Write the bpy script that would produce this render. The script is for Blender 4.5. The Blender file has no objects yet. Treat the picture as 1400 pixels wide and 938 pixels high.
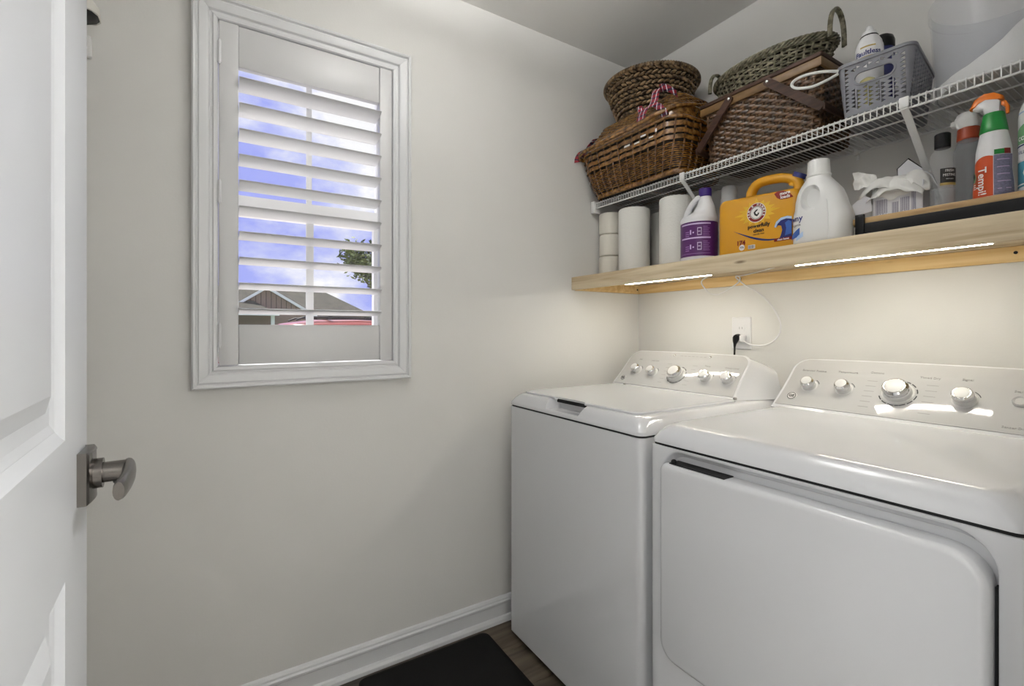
import bpy, bmesh, math, random
from mathutils import Vector, Matrix

random.seed(7)
SC = bpy.context.scene
COL = SC.collection
PI = math.pi


def lin(c):
    return tuple(((v / 255) / 12.92 if v / 255 <= .04045 else ((v / 255 + .055) / 1.055) ** 2.4) for v in c)


# ------------------------------------------------------------------ camera
cam = bpy.data.cameras.new('camera')
cam.sensor_width = 36.0
cam.lens = 643.0 / 1400 * 36
cam.shift_y = -(469.0 - 451.4) / 1400
cam.clip_start = .02
cam.clip_end = 300
cam_ob = bpy.data.objects.new('camera', cam)
COL.objects.link(cam_ob)
cam_ob.location = (1.6407, -1.7617, 1.1702)
YAW = .5579
fwd = Vector((-math.cos(YAW), math.sin(YAW), 0))
cam_ob.rotation_euler = fwd.to_track_quat('-Z', 'Y').to_euler()
SC.camera = cam_ob

# ------------------------------------------------------------------ world
W = bpy.data.worlds.new('sky')
SC.world = W
W.use_nodes = True
sun = bpy.data.lights.new('sun', 'SUN')
sun.energy = 7.0
sun.angle = .02
sun.color = (1.0, .97, .92)
sun_ob = bpy.data.objects.new('sun', sun)
COL.objects.link(sun_ob)
sun_ob.location = (-6, -2, 9)
sun_ob.rotation_euler = Vector((.42, .10, -.90)).to_track_quat('-Z', 'Y').to_euler()
nt = W.node_tree
nt.nodes.clear()
out = nt.nodes.new('ShaderNodeOutputWorld')
bg = nt.nodes.new('ShaderNodeBackground')
tc = nt.nodes.new('ShaderNodeTexCoord')
mp = nt.nodes.new('ShaderNodeMapping')
mp.inputs['Scale'].default_value = (1.0, 1.0, 1.9)
mp.inputs['Location'].default_value = (.35, .12, .2)
nz = nt.nodes.new('ShaderNodeTexNoise')
nz.inputs['Scale'].default_value = 4.2
nz.inputs['Detail'].default_value = 7
nz.inputs['Roughness'].default_value = .55
rp = nt.nodes.new('ShaderNodeValToRGB')
rp.color_ramp.elements[0].position = .42
rp.color_ramp.elements[0].color = (*lin((166, 175, 249)), 1)
rp.color_ramp.elements[1].position = .60
rp.color_ramp.elements[1].color = (1.0, 1.0, 1.02, 1)
e = rp.color_ramp.elements.new(.5)
e.color = (*lin((205, 211, 252)), 1)
nt.links.new(tc.outputs['Generated'], mp.inputs['Vector'])
nt.links.new(mp.outputs['Vector'], nz.inputs['Vector'])
nt.links.new(nz.outputs['Fac'], rp.inputs['Fac'])
nt.links.new(rp.outputs['Color'], bg.inputs['Color'])
bg.inputs['Strength'].default_value = 1.0
nt.links.new(bg.outputs['Background'], out.inputs['Surface'])

# ------------------------------------------------------------------ view
SC.view_settings.view_transform = 'Standard'
SC.view_settings.look = 'None'
SC.view_settings.exposure = 0.0
SC.view_settings.gamma = 1.0
SC.view_settings.use_curve_mapping = False
LAMP_L = 8.5      # radiance of the frosted bowl of the ceiling lamp
BULB_L = 285.0     # radiance of the bulb in the bowl
FILL_L = 375.0  # radiance of the unseen hall lamp added as fill
FILL2_L = 52.0  # radiance of the weaker second fill lamp added in the hall
LED_L = 165.0        # radiance of the two light bars


# ------------------------------------------------------------------ materials
def mat(name, rgb, rough=.5, metal=0., var=0., vscale=20., bump=0., bscale=60., coat=0., stretch=None, spec=.5,
        rgb2=None, emit=None, estr=0., alpha=None, sheen=0.):
    m = bpy.data.materials.new(name)
    m.use_nodes = True
    t = m.node_tree
    b = t.nodes['Principled BSDF']
    b.inputs['Base Color'].default_value = (*lin(rgb), 1)
    b.inputs['Roughness'].default_value = rough
    b.inputs['Metallic'].default_value = metal
    b.inputs['Coat Weight'].default_value = coat
    b.inputs['Coat Roughness'].default_value = .06
    b.inputs['Specular IOR Level'].default_value = spec
    if emit:
        b.inputs['Emission Color'].default_value = (*lin(emit), 1)
        b.inputs['Emission Strength'].default_value = estr
    c = t.nodes.new('ShaderNodeTexCoord')
    mpn = t.nodes.new('ShaderNodeMapping')
    if stretch:
        mpn.inputs['Scale'].default_value = stretch
    t.links.new(c.outputs['Object'], mpn.inputs['Vector'])
    if var or rgb2:
        n = t.nodes.new('ShaderNodeTexNoise')
        n.inputs['Scale'].default_value = vscale
        n.inputs['Detail'].default_value = 4
        r = t.nodes.new('ShaderNodeValToRGB')
        L = lin(rgb)
        if rgb2:
            a, z = L, lin(rgb2)
        else:
            a, z = tuple(v * (1 - var) for v in L), tuple(min(1, v * (1 + var)) for v in L)
        r.color_ramp.elements[0].position = .36
        r.color_ramp.elements[1].position = .64
        r.color_ramp.elements[0].color = (*a, 1)
        r.color_ramp.elements[1].color = (*z, 1)
        t.links.new(mpn.outputs['Vector'], n.inputs['Vector'])
        t.links.new(n.outputs['Fac'], r.inputs['Fac'])
        t.links.new(r.outputs['Color'], b.inputs['Base Color'])
    if bump:
        n2 = t.nodes.new('ShaderNodeTexNoise')
        n2.inputs['Scale'].default_value = bscale
        n2.inputs['Detail'].default_value = 3
        bp = t.nodes.new('ShaderNodeBump')
        bp.inputs['Strength'].default_value = bump
        bp.inputs['Distance'].default_value = .002
        t.links.new(mpn.outputs['Vector'], n2.inputs['Vector'])
        t.links.new(n2.outputs['Fac'], bp.inputs['Height'])
        t.links.new(bp.outputs['Normal'], b.inputs['Normal'])
    return m


def see_through(name, rgb, fac, rough=.1):
    m = bpy.data.materials.new(name)
    m.use_nodes = True
    t = m.node_tree
    b = t.nodes['Principled BSDF']
    b.inputs['Base Color'].default_value = (*lin(rgb), 1)
    b.inputs['Roughness'].default_value = rough
    tr = t.nodes.new('ShaderNodeBsdfTransparent')
    mx = t.nodes.new('ShaderNodeMixShader')
    mx.inputs[0].default_value = fac
    t.links.new(tr.outputs[0], mx.inputs[1])
    t.links.new(b.outputs[0], mx.inputs[2])
    t.links.new(mx.outputs[0], t.nodes['Material Output'].inputs['Surface'])
    return m


def wood(name, light, dark, scale=(1.2, 22, 22), rough=.55, knots=True):
    m = bpy.data.materials.new(name)
    m.use_nodes = True
    t = m.node_tree
    b = t.nodes['Principled BSDF']
    b.inputs['Roughness'].default_value = rough
    c = t.nodes.new('ShaderNodeTexCoord')
    mp_ = t.nodes.new('ShaderNodeMapping')
    mp_.inputs['Scale'].default_value = scale
    n = t.nodes.new('ShaderNodeTexNoise')
    n.inputs['Scale'].default_value = 2.2
    n.inputs['Detail'].default_value = 6
    n.inputs['Distortion'].default_value = .6
    r = t.nodes.new('ShaderNodeValToRGB')
    r.color_ramp.elements[0].position = .33
    r.color_ramp.elements[0].color = (*lin(dark), 1)
    r.color_ramp.elements[1].position = .62
    r.color_ramp.elements[1].color = (*lin(light), 1)
    t.links.new(c.outputs['Object'], mp_.inputs['Vector'])
    t.links.new(mp_.outputs['Vector'], n.inputs['Vector'])
    t.links.new(n.outputs['Fac'], r.inputs['Fac'])
    t.links.new(r.outputs['Color'], b.inputs['Base Color'])
    if knots:
        v = t.nodes.new('ShaderNodeTexVoronoi')
        v.inputs['Scale'].default_value = 1.0
        mk = t.nodes.new('ShaderNodeMapping')
        mk.inputs['Scale'].default_value = (4.2, 16, 16)
        t.links.new(c.outputs['Object'], mk.inputs['Vector'])
        t.links.new(mk.outputs['Vector'], v.inputs['Vector'])
        kr = t.nodes.new('ShaderNodeValToRGB')
        kr.color_ramp.elements[0].position = .03
        kr.color_ramp.elements[0].color = (.16, .09, .04, 1)
        kr.color_ramp.elements[1].position = .10
        kr.color_ramp.elements[1].color = (1, 1, 1, 1)
        mm = t.nodes.new('ShaderNodeMixRGB')
        mm.blend_type = 'MULTIPLY'
        mm.inputs[0].default_value = .75
        t.links.new(v.outputs['Distance'], kr.inputs['Fac'])
        t.links.new(r.outputs['Color'], mm.inputs[1])
        t.links.new(kr.outputs['Color'], mm.inputs[2])
        t.links.new(mm.outputs[0], b.inputs['Base Color'])
    return m


M = {}
M['wall'] = mat('wall_paint', (222, 221, 218), .62, bump=.10, bscale=140, var=.012, vscale=3)
M['ceiling'] = mat('ceiling_paint', (226, 225, 222), .8, bump=.1, bscale=120)
M['trim'] = mat('white_trim_paint', (220, 221, 223), .32)
M['shutter'] = mat('shutter_white', (214, 214, 215), .3)
M['vinyl'] = mat('window_vinyl', (240, 240, 240), .4)
M['door'] = mat('door_paint', (187, 189, 192), .33)
M['nickel'] = mat('satin_nickel', (112, 108, 104), .27, metal=1, bump=.05, bscale=300)
M['floor'] = wood('dark_plank', (98, 87, 73), (56, 48, 40), (14, 1.2, 10), .5, False)
M['bounce_floor'] = mat('hall_bounce_floor', (212, 210, 206), .95, bump=.4, bscale=200)  # unseen hall floor, made pale to bounce light into the room
M['mat'] = mat('black_rubber', (20, 19, 18), .85, spec=.2, bump=.35, bscale=260)
M['enamel'] = mat('white_enamel', (217, 218, 221), .13, coat=.5)
M['console'] = mat('console_silver', (186, 186, 186), .05)
M['knobwhite'] = mat('knob_white', (206, 206, 205), .3)
M['chrome'] = mat('chrome', (225, 225, 225), .07, metal=1)
M['print'] = mat('grey_print', (150, 149, 147), .5)
M['printdk'] = mat('dark_print', (52, 52, 54), .5)
M['black'] = mat('black_plastic', (10, 10, 13), .4, spec=.3)
M['gap'] = mat('dark_gap', (22, 22, 23), .8)
M['pine'] = wood('pine_board', (214, 198, 168), (182, 160, 126))
M['piney'] = wood('pine_ledger', (233, 203, 146), (214, 176, 116))
M['bamboo'] = wood('bamboo_plank', (196, 164, 116), (164, 132, 90), (2, 30, 30), .45, False)
M['wire'] = mat('white_epoxy', (226, 226, 225), .3)
M['paper'] = mat('paper_towel', (233, 232, 227), .95, bump=.5, bscale=160)
M['tissue'] = mat('toilet_paper', (229, 225, 215), .95, bump=.5, bscale=200)
M['core'] = mat('cardboard_core', (150, 120, 88), .9)
M['plastic'] = mat('white_plastic', (232, 232, 234), .3)
M['milky'] = mat('milky_bottle', (228, 228, 226), .35)
M['purple'] = mat('purple_label', (82, 30, 98), .4)
M['violet'] = mat('violet_cap', (56, 30, 118), .35)
M['lilac'] = mat('lilac_print', (206, 186, 222), .5)
M['lilac2'] = mat('dull_lilac_print', (150, 108, 170), .5)
M['yellow'] = mat('yellow_jug', (206, 148, 26), .35)
M['lemon'] = mat('lemon_glow', (222, 178, 46), .5)
M['navy'] = mat('navy_print', (38, 44, 110), .4)
M['blue'] = mat('blue_print', (58, 100, 178), .4)
M['paleblue'] = mat('pale_blue_print', (170, 196, 228), .5)
M['maroon'] = mat('maroon_print', (128, 28, 22), .4)
M['white'] = mat('white_print', (240, 240, 238), .5)
M['ink'] = mat('black_ink', (24, 22, 22), .5)
M['red'] = mat('red_label', (202, 76, 28), .3)
M['redcap'] = mat('rust_cap', (158, 64, 34), .35)
M['orange'] = mat('orange_trigger', (228, 120, 30), .35)
M['green'] = mat('green_collar', (22, 128, 52), .35)
M['greyvio'] = mat('grey_violet_label', (118, 116, 142), .45, var=.18, vscale=300)
M['teal'] = mat('teal_label', (72, 138, 158), .4)
M['leaf'] = mat('soft_green_label', (112, 160, 116), .4)
M['gold'] = mat('gold_band', (176, 152, 84), .4)
M['gray'] = mat('grey_tub', (128, 129, 136), .45)
M['cream'] = mat('cream_yellow', (224, 214, 150), .5)
M['sheet'] = mat('dryer_sheet', (232, 231, 227), .9, bump=.3, bscale=90)
M['carton'] = mat('white_carton', (228, 228, 232), .6)
M['clear'] = see_through('clear_bottle', (206, 208, 210), .22, .08)
M['smoke'] = see_through('smoky_bottle', (158, 161, 166), .48, .1)
M['bucket'] = see_through('frosted_tub', (206, 211, 224), .16, .18)
M['powder'] = mat('white_powder', (250, 249, 244), .95, bump=.4, bscale=300)
M['glass'] = see_through('window_glass', (255, 255, 255), .03, .03)
M['wick1'] = mat('honey_wicker', (84, 54, 18), .25, rgb2=(140, 98, 44), vscale=60, coat=.5)
M['wick1d'] = mat('honey_wicker_dark', (74, 46, 16), .3, rgb2=(120, 80, 34), vscale=50, coat=.3)
M['wick2'] = mat('brown_wicker', (52, 36, 22), .3, rgb2=(108, 76, 46), vscale=45, coat=.25)
M['wick3'] = mat('willow_green', (72, 69, 50), .4, rgb2=(140, 134, 112), vscale=70)
M['wick4'] = mat('hyacinth_brown', (58, 41, 24), .38, rgb2=(146, 120, 86), vscale=55)
M['darkwood'] = mat('dark_wood', (54, 36, 26), .5, spec=.3, rgb2=(74, 50, 38), vscale=18, stretch=(1, 1, 6))
M['tanwood'] = mat('tan_wood', (98, 72, 38), .4, rgb2=(128, 98, 58), vscale=14)
M['lamp'] = mat('lamp_diffuser', (255, 255, 255), .5, emit=(255, 254, 252), estr=LAMP_L)
M['bulb'] = mat('bulb', (255, 255, 255), .5, emit=(255, 254, 252), estr=BULB_L)
M['hall_fill'] = mat('hall_fill_glow', (255, 255, 255), .5, emit=(255, 254, 252), estr=FILL_L)
M['hall_fill2'] = mat('hall_fill_glow_far', (255, 255, 255), .5, emit=(255, 254, 252), estr=FILL2_L)
M['led'] = mat('led_diffuser', (255, 255, 255), .5, emit=(255, 249, 234), estr=LED_L)
M['shoewhite'] = mat('shoe_knit', (214, 212, 204), .8)
M['roof'] = mat('roof_shingle', (60, 58, 47), .9, rgb2=(74, 70, 57), vscale=2.0)
M['siding'] = mat('brown_siding', (150, 126, 112), .8)
M['car'] = mat('salmon_red_paint', (166, 86, 74), .3, coat=.5)
M['carglass'] = mat('car_glass', (40, 46, 52), .1)
M['grass'] = mat('lawn_grass', (88, 112, 60), .95, rgb2=(112, 132, 76), vscale=3)
M['bounce_ground'] = mat('pale_bounce_ground', (216, 212, 204), .9)  # ground colour made pale to throw sunlight up at the louvers
M['bark'] = mat('tree_bark', (72, 60, 48), .9)
M['foliage'] = mat('tree_leaf', (44, 62, 26), .6, rgb2=(104, 122, 56), vscale=4)
M['gap_shade'] = mat('basket_gap_shade', (34, 24, 14), .8)  # dark shells inside the baskets paint the shade between strands
M['silver'] = mat('glint_paint', (240, 236, 226), .2, metal=.4)  # pale tone for the glints painted on the picnic basket


def plaid():
    m = bpy.data.materials.new('plaid_ribbon')
    m.use_nodes = True
    t = m.node_tree
    b = t.nodes['Principled BSDF']
    b.inputs['Roughness'].default_value = .8
    c = t.nodes.new('ShaderNodeTexCoord')

    def stripes(axis, period, lo):
        sp = t.nodes.new('ShaderNodeSeparateXYZ')
        t.links.new(c.outputs['Object'], sp.inputs[0])
        a = t.nodes.new('ShaderNodeMath')
        a.operation = 'DIVIDE'
        a.inputs[1].default_value = period
        t.links.new(sp.outputs[axis], a.inputs[0])
        f = t.nodes.new('ShaderNodeMath')
        f.operation = 'FRACT'
        t.links.new(a.outputs[0], f.inputs[0])
        g = t.nodes.new('ShaderNodeMath')
        g.operation = 'LESS_THAN'
        g.inputs[1].default_value = lo
        t.links.new(f.outputs[0], g.inputs[0])
        return g.outputs[0]
    base = (*lin((140, 30, 44)), 1)

    def mix(fac, a, col):
        x = t.nodes.new('ShaderNodeMixRGB')
        x.inputs[2].default_value = (*lin(col), 1)
        t.links.new(fac, x.inputs[0])
        if isinstance(a, tuple):
            x.inputs[1].default_value = a
        else:
            t.links.new(a, x.inputs[1])
        return x.outputs[0]
    o = mix(stripes(2, .02, .35), base, (60, 24, 50))
    o = mix(stripes(0, .017, .18), o, (205, 200, 205))
    o = mix(stripes(2, .013, .1), o, (50, 40, 80))
    t.links.new(o, b.inputs['Base Color'])
    return m


M['plaid'] = plaid()


# ------------------------------------------------------------------ geometry helpers
def rrect(cx, cy, hx, hy, r, n=5):
    r = max(1e-5, min(r, hx - 1e-5, hy - 1e-5))
    pts = []
    for sx, sy, a0 in ((1, 1, 0), (-1, 1, PI / 2), (-1, -1, PI), (1, -1, 1.5 * PI)):
        for i in range(n + 1):
            a = a0 + PI / 2 * i / n
            pts.append((cx + sx * (hx - r) + r * math.cos(a), cy + sy * (hy - r) + r * math.sin(a)))
    return pts


def ellipse(cx, cy, rx, ry, n=32):
    return [(cx + rx * math.cos(2 * PI * i / n), cy + ry * math.sin(2 * PI * i / n)) for i in range(n)]


def resample(pts, n):
    """closed polyline -> n points and outward normals (ccw input)"""
    L = [0]
    m = len(pts)
    for i in range(m):
        a, b = pts[i], pts[(i + 1) % m]
        L.append(L[-1] + math.hypot(b[0] - a[0], b[1] - a[1]))
    res = []
    k = 0
    for i in range(n):
        d = L[-1] * i / n
        while L[k + 1] < d:
            k += 1
        a, b = pts[k], pts[(k + 1) % m]
        f = (d - L[k]) / max(1e-9, L[k + 1] - L[k])
        res.append((a[0] + (b[0] - a[0]) * f, a[1] + (b[1] - a[1]) * f))
    nr = []
    for i in range(n):
        a, b = res[i - 1], res[(i + 1) % n]
        dx, dy = b[0] - a[0], b[1] - a[1]
        l = math.hypot(dx, dy) or 1
        nr.append((dy / l, -dx / l))
    return res, nr


OFF = {}


class MB:
    def __init__(s):
        s.v = []
        s.f = []
        s.mi = []

    def add(s, vs, fs, mi=0):
        b = len(s.v)
        s.v += [tuple(v) for v in vs]
        s.f += [tuple(i + b for i in f) for f in fs]
        s.mi += [mi] * len(fs)
        return s

    def box(s, x0, x1, y0, y1, z0, z1, mi=0):
        vs = [(x, y, z) for z in (z0, z1) for x, y in ((x0, y0), (x1, y0), (x1, y1), (x0, y1))]
        return s.add(vs, [(3, 2, 1, 0), (4, 5, 6, 7), (0, 1, 5, 4), (1, 2, 6, 5), (2, 3, 7, 6), (3, 0, 4, 7)], mi)

    def loft(s, rings, cap0=True, cap1=True, mi=0, closed=True):
        n = len(rings[0])
        vs = [p for r in rings for p in r]
        fs = []
        for k in range(len(rings) - 1):
            for i in range(n if closed else n - 1):
                j = (i + 1) % n
                fs.append((k * n + i, k * n + j, (k + 1) * n + j, (k + 1) * n + i))
        if cap0:
            fs.append(tuple(range(n - 1, -1, -1)))
        if cap1:
            fs.append(tuple((len(rings) - 1) * n + i for i in range(n)))
        return s.add(vs, fs, mi)

    def rbox(s, x0, x1, y0, y1, z0, z1, r=.01, e=.003, n=4, mi=0):
        """box with rounded vertical edges and eased top and bottom edges"""
        cx, cy, hx, hy = (x0 + x1) / 2, (y0 + y1) / 2, (x1 - x0) / 2, (y1 - y0) / 2
        rings = []
        for z, d in ((z0, e), (z0 + e * .3, e * .3), (z0 + e, 0), (z1 - e, 0), (z1 - e * .3, e * .3), (z1, e)):
            rings.append([(x, y, z) for x, y in rrect(cx, cy, hx - d, hy - d, max(r - d, 1e-4), n)])
        return s.loft(rings, mi=mi)

    def lathe(s, prof, cx, cy, n=28, z0=0, cap0=True, cap1=True, mi=0, sx=1., sy=1.):
        rings = [[(cx + r * sx * math.cos(2 * PI * i / n), cy + r * sy * math.sin(2 * PI * i / n), z0 + z) for i in range(n)]
                 for r, z in prof]
        return s.loft(rings, cap0, cap1, mi)

    def prism(s, poly, a, b, axis=1, mi=0):
        """poly in the two other axes, extruded from a to b"""
        def P(u, v, w):
            return ((w, u, v), (u, w, v), (u, v, w))[axis]
        rings = [[P(u, v, a) for u, v in poly], [P(u, v, b) for u, v in poly]]
        return s.loft(rings, mi=mi)

    def tube(s, pts, r, n=8, closed=False, cap=True, mi=0, flat=1.):
        pts = [Vector(p) for p in pts]
        m = len(pts)
        rs = r if isinstance(r, (list, tuple)) else [r] * m
        rings = []
        up = None
        for i, p in enumerate(pts):
            if closed:
                t = pts[(i + 1) % m] - pts[i - 1]
            else:
                t = pts[min(i + 1, m - 1)] - pts[max(i - 1, 0)]
            if t.length < 1e-9:
                t = Vector((0, 0, 1))
            t.normalize()
            if up is None:
                up = Vector((0, 0, 1)) if abs(t.z) < .9 else Vector((1, 0, 0))
            u = up - t * up.dot(t)
            if u.length < 1e-6:
                u = t.orthogonal()
            u.normalize()
            up = u
            w = t.cross(u)
            rings.append([tuple(p + (u * math.cos(2 * PI * k / n) + w * math.sin(2 * PI * k / n) * flat) * rs[i]) for k in range(n)])
        if closed:
            rings.append(rings[0])
        return s.loft(rings, cap and not closed, cap and not closed, mi)

    def sphere(s, c, rx, ry=None, rz=None, nu=16, nv=10, mi=0, rot=None):
        ry = ry or rx
        rz = rz or rx
        rings = []
        for j in range(nv + 1):
            th = -PI / 2 + PI * j / nv
            cr = max(math.cos(th), 1e-3)
            ring = []
            for i in range(nu):
                a = 2 * PI * i / nu
                p = Vector((rx * cr * math.cos(a), ry * cr * math.sin(a), rz * math.sin(th)))
                if rot is not None:
                    p = rot @ p
                ring.append((c[0] + p.x, c[1] + p.y, c[2] + p.z))
            rings.append(ring)
        return s.loft(rings, mi=mi)

    def build(s, name, mats, parent=None, base=None, angle=35, local=False):
        if not isinstance(mats, (list, tuple)):
            mats = [mats]
        if parent is not None:
            off = (0, 0, 0) if local else OFF[parent]
        else:
            off = base or (0, 0, 0)
        me = bpy.data.meshes.new(name)
        me.from_pydata([(x - off[0], y - off[1], z - off[2]) for x, y, z in s.v], [], s.f)
        me.update()
        bm = bmesh.new()
        bm.from_mesh(me)
        bmesh.ops.recalc_face_normals(bm, faces=bm.faces)
        bm.to_mesh(me)
        bm.free()
        for mm in mats:
            me.materials.append(mm)
        if len(mats) > 1:
            me.polygons.foreach_set('material_index', s.mi)
        me.polygons.foreach_set('use_smooth', [True] * len(me.polygons))
        me.set_sharp_from_angle(angle=math.radians(angle))
        o = bpy.data.objects.new(name, me)
        COL.objects.link(o)
        if parent is not None:
            o.parent = parent
        else:
            o.location = off
        OFF[o] = off
        return o


def empty(name, loc, rot=0.):
    o = bpy.data.objects.new(name, None)
    COL.objects.link(o)
    o.empty_display_size = .05
    o.location = loc
    o.rotation_euler = (0, 0, rot)
    OFF[o] = tuple(loc)
    return o


def tag(o, label, cat, group=None):
    o['label'] = label
    o['category'] = cat
    if group:
        o['group'] = group
    return o


def thing(name, loc, label, cat, group=None, rot=0.):
    return tag(empty(name, loc, rot), label, cat, group)


def struct(o):
    o['kind'] = 'structure'
    return o


def stuff(o):
    o['kind'] = 'stuff'
    return o


def lab(o, s):
    o['label'] = s
    return o


def copy_part(o, delta=(0, 0, 0), parent=None):
    c = o.copy()
    COL.objects.link(c)
    c.location = Vector(o.location) + Vector(delta)
    if parent is not None:
        c.parent = parent
    OFF[c] = OFF.get(o, (0, 0, 0))
    return c


def boolean(o, cut, op='DIFFERENCE', bevel=0., angle=30):
    """cut: an MB in the same local space as o"""
    c = cut.build('cutter', M['gap'])
    c.matrix_world = o.matrix_world
    c.parent = o.parent
    c.location = o.location
    md = o.modifiers.new('b', 'BOOLEAN')
    md.operation = op
    md.object = c
    md.solver = 'EXACT'
    if bevel:
        bv = o.modifiers.new('v', 'BEVEL')
        bv.width = bevel
        bv.segments = 3
        bv.limit_method = 'ANGLE'
        bv.angle_limit = math.radians(angle)
        bv.harden_normals = False
    bpy.context.view_layer.update()
    dg = bpy.context.evaluated_depsgraph_get()
    me = bpy.data.meshes.new_from_object(o.evaluated_get(dg))
    o.modifiers.clear()
    o.data = me
    me.polygons.foreach_set('use_smooth', [True] * len(me.polygons))
    me.set_sharp_from_angle(angle=math.radians(35))
    bpy.data.objects.remove(c)
    return o


def text(body, size, org, xd, yd, m, parent, name='lettering', wrap=None, align='CENTER', local=False, ext=.0003, squeeze=1., bold=0.):
    cu = bpy.data.curves.new(name, 'FONT')
    cu.body = body
    cu.size = size
    cu.align_x = align
    cu.align_y = 'CENTER'
    cu.extrude = ext if not wrap else 0
    cu.offset = bold
    cu.resolution_u = 2
    to = bpy.data.objects.new(name, cu)
    COL.objects.link(to)
    bpy.context.view_layer.update()
    me = bpy.data.meshes.new_from_object(to.evaluated_get(bpy.context.evaluated_depsgraph_get()))
    bpy.data.objects.remove(to)
    me.name = name
    xd, yd, org = Vector(xd).normalized(), Vector(yd).normalized(), Vector(org)
    nd = xd.cross(yd)
    off = Vector((0, 0, 0)) if local else Vector(OFF[parent])
    for v in me.vertices:
        x, y, z = v.co
        x *= squeeze
        if wrap:                       # (axis x, axis y, radius): wrap round a vertical cylinder; org z is the text height
            ax, ay, R = wrap[:3]
            a0 = math.atan2(org.y - ay, org.x - ax)
            if abs(xd.z) > .5:         # text running vertically
                a = a0 - y * xd.z / R * 1.0
                p = Vector((ax + R * math.cos(a), ay + R * math.sin(a), org.z + x * xd.z))
            else:
                a = a0 + x / R
                p = Vector((ax + R * math.cos(a), ay + R * math.sin(a), org.z + y))
        else:
            p = org + xd * x + yd * y + nd * z
        v.co = p - off
    me.materials.clear()
    me.materials.append(m)
    o = bpy.data.objects.new(name, me)
    COL.objects.link(o)
    o.parent = parent
    OFF[o] = OFF[parent]
    return o


def patch(ax, ay, R, a0, a1, z0, z1, n=14, shape=None):
    """a thin label wrapped on a cylinder; a in radians; shape(t)->(z0,z1)"""
    mb = MB()
    vs = []
    for i in range(n + 1):
        t = i / n
        a = a0 + (a1 - a0) * t
        zz = shape(t) if shape else (z0, z1)
        for z in zz:
            vs.append((ax + R * math.cos(a), ay + R * math.sin(a), z))
    mb.add(vs, [(2 * i, 2 * i + 2, 2 * i + 3, 2 * i + 1) for i in range(n)])
    return mb


def smooth_path(pts, n=6):
    """Catmull-Rom through the points"""
    P = [Vector(p) for p in pts]
    o = []
    for i in range(len(P) - 1):
        p0, p1, p2, p3 = P[max(i - 1, 0)], P[i], P[i + 1], P[min(i + 2, len(P) - 1)]
        for k in range(n):
            t = k / n
            o.append(.5 * ((2 * p1) + (p2 - p0) * t + (2 * p0 - 5 * p1 + 4 * p2 - p3) * t * t + (3 * p1 - p0 - 3 * p2 + p3) * t ** 3))
    o.append(P[-1])
    return o


# ================================================================== STRUCTURE
RX, RY, RH, WT = 1.56, -2.35, 2.44, .14
WY0, WY1, WZ0, WZ1 = -1.768, -1.238, 1.058, 2.088       # window hole
DY0, DY1, DZ = -1.90, -1.03, 2.05                       # doorway

fl = struct(MB().box(0, RX, RY, 0, -.05, -.006).build('floor', M['gap'], base=(0, 0, 0)))
pk_v = []
row = 0
x = 0.0
while x < RX - .01:
    w = min(.178, RX - x)
    y = RY - (row * .41) % 1.22
    while y < -.001:
        a, b = max(y, RY), min(y + 1.22, 0)
        if b - a > .02:
            p = MB().rbox(x + .0008, x + w - .0008, a + .0008, b - .0008, -.006, 0, .0015, .001, 1).build('plank', M['floor'], fl)
            p.data.name = 'plank'
        y += 1.22
    x += w
    row += 1
struct(MB().box(-WT, RX + WT, RY - WT, .12, RH, RH + .1).build('ceiling', M['ceiling'], base=(0, 0, RH)))
wl = MB()
wl.box(-WT, 0, RY - WT, WY0, 0, RH).box(-WT, 0, WY1, .12, 0, RH)
wl.box(-WT, 0, WY0, WY1, 0, WZ0).box(-WT, 0, WY0, WY1, WZ1, RH)
struct(wl.build('wall_left', M['wall'], base=(0, -1.2, 0)))
struct(MB().box(0, RX + .12, 0, .12, 0, RH).build('wall_back', M['wall'], base=(.8, 0, 0)))
struct(MB().box(0, RX + .12, RY - WT, RY, 0, RH).build('wall_front', M['wall'], base=(.8, RY, 0)))
wr = MB()
wr.box(RX, RX + .12, RY, DY0, 0, RH).box(RX, RX + .12, DY1, 0, 0, RH).box(RX, RX + .12, DY0, DY1, DZ, RH)
struct(wr.build('wall_right', M['wall'], base=(RX, -1.2, 0)))
# hall beyond the doorway the picture is taken from
HX = 3.0
struct(MB().box(RX, HX, -3.1, .12, -.05, 0).build('floor_hall', M['bounce_floor'], base=(2.2, -1.4, 0)))
struct(MB().box(RX + .12, HX + .1, -3.2, .22, RH, RH + .1).build('ceiling_hall', M['ceiling'], base=(2.2, -1.4, RH)))
struct(MB().box(HX, HX + .1, -3.2, .22, 0, RH).build('wall_hall_right', M['wall'], base=(HX, -1.4, 0)))
struct(MB().box(RX, HX, .12, .22, 0, RH).build('wall_hall_back', M['wall'], base=(2.2, .12, 0)))
struct(MB().box(RX, HX, -3.2, -3.1, 0, RH).build('wall_hall_front', M['wall'], base=(2.2, -3.1, 0)))
struct(MB().box(RX, RX + .12, -3.1, RY - .14, 0, RH).build('wall_hall_left', M['wall'], base=(RX, -2.8, 0)))


def baseboard(name, a, b, axis, sgn, at):
    prof = [(0, 0), (.027, 0), (.026, .012), (.020, .020), (.013, .023), (.012, .066), (.0155, .070), (.016, .077), (.011, .081), (.010, .087), (.006, .093), (0, .096)]
    mb = MB()
    ra, rb = [], []
    for d, z in prof:
        if axis == 'y':
            ra.append((at + sgn * d, a, z))
            rb.append((at + sgn * d, b, z))
        else:
            ra.append((a, at + sgn * d, z))
            rb.append((b, at + sgn * d, z))
    mb.loft([ra, rb])
    return struct(mb.build(name, M['trim'], base=(ra[0][0], ra[0][1], 0), angle=20))


baseboard('baseboard_left', RY, 0, 'y', 1, 0)
baseboard('baseboard_back', .03, RX, 'x', -1, 0)
baseboard('baseboard_front', .03, RX, 'x', 1, RY)

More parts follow.
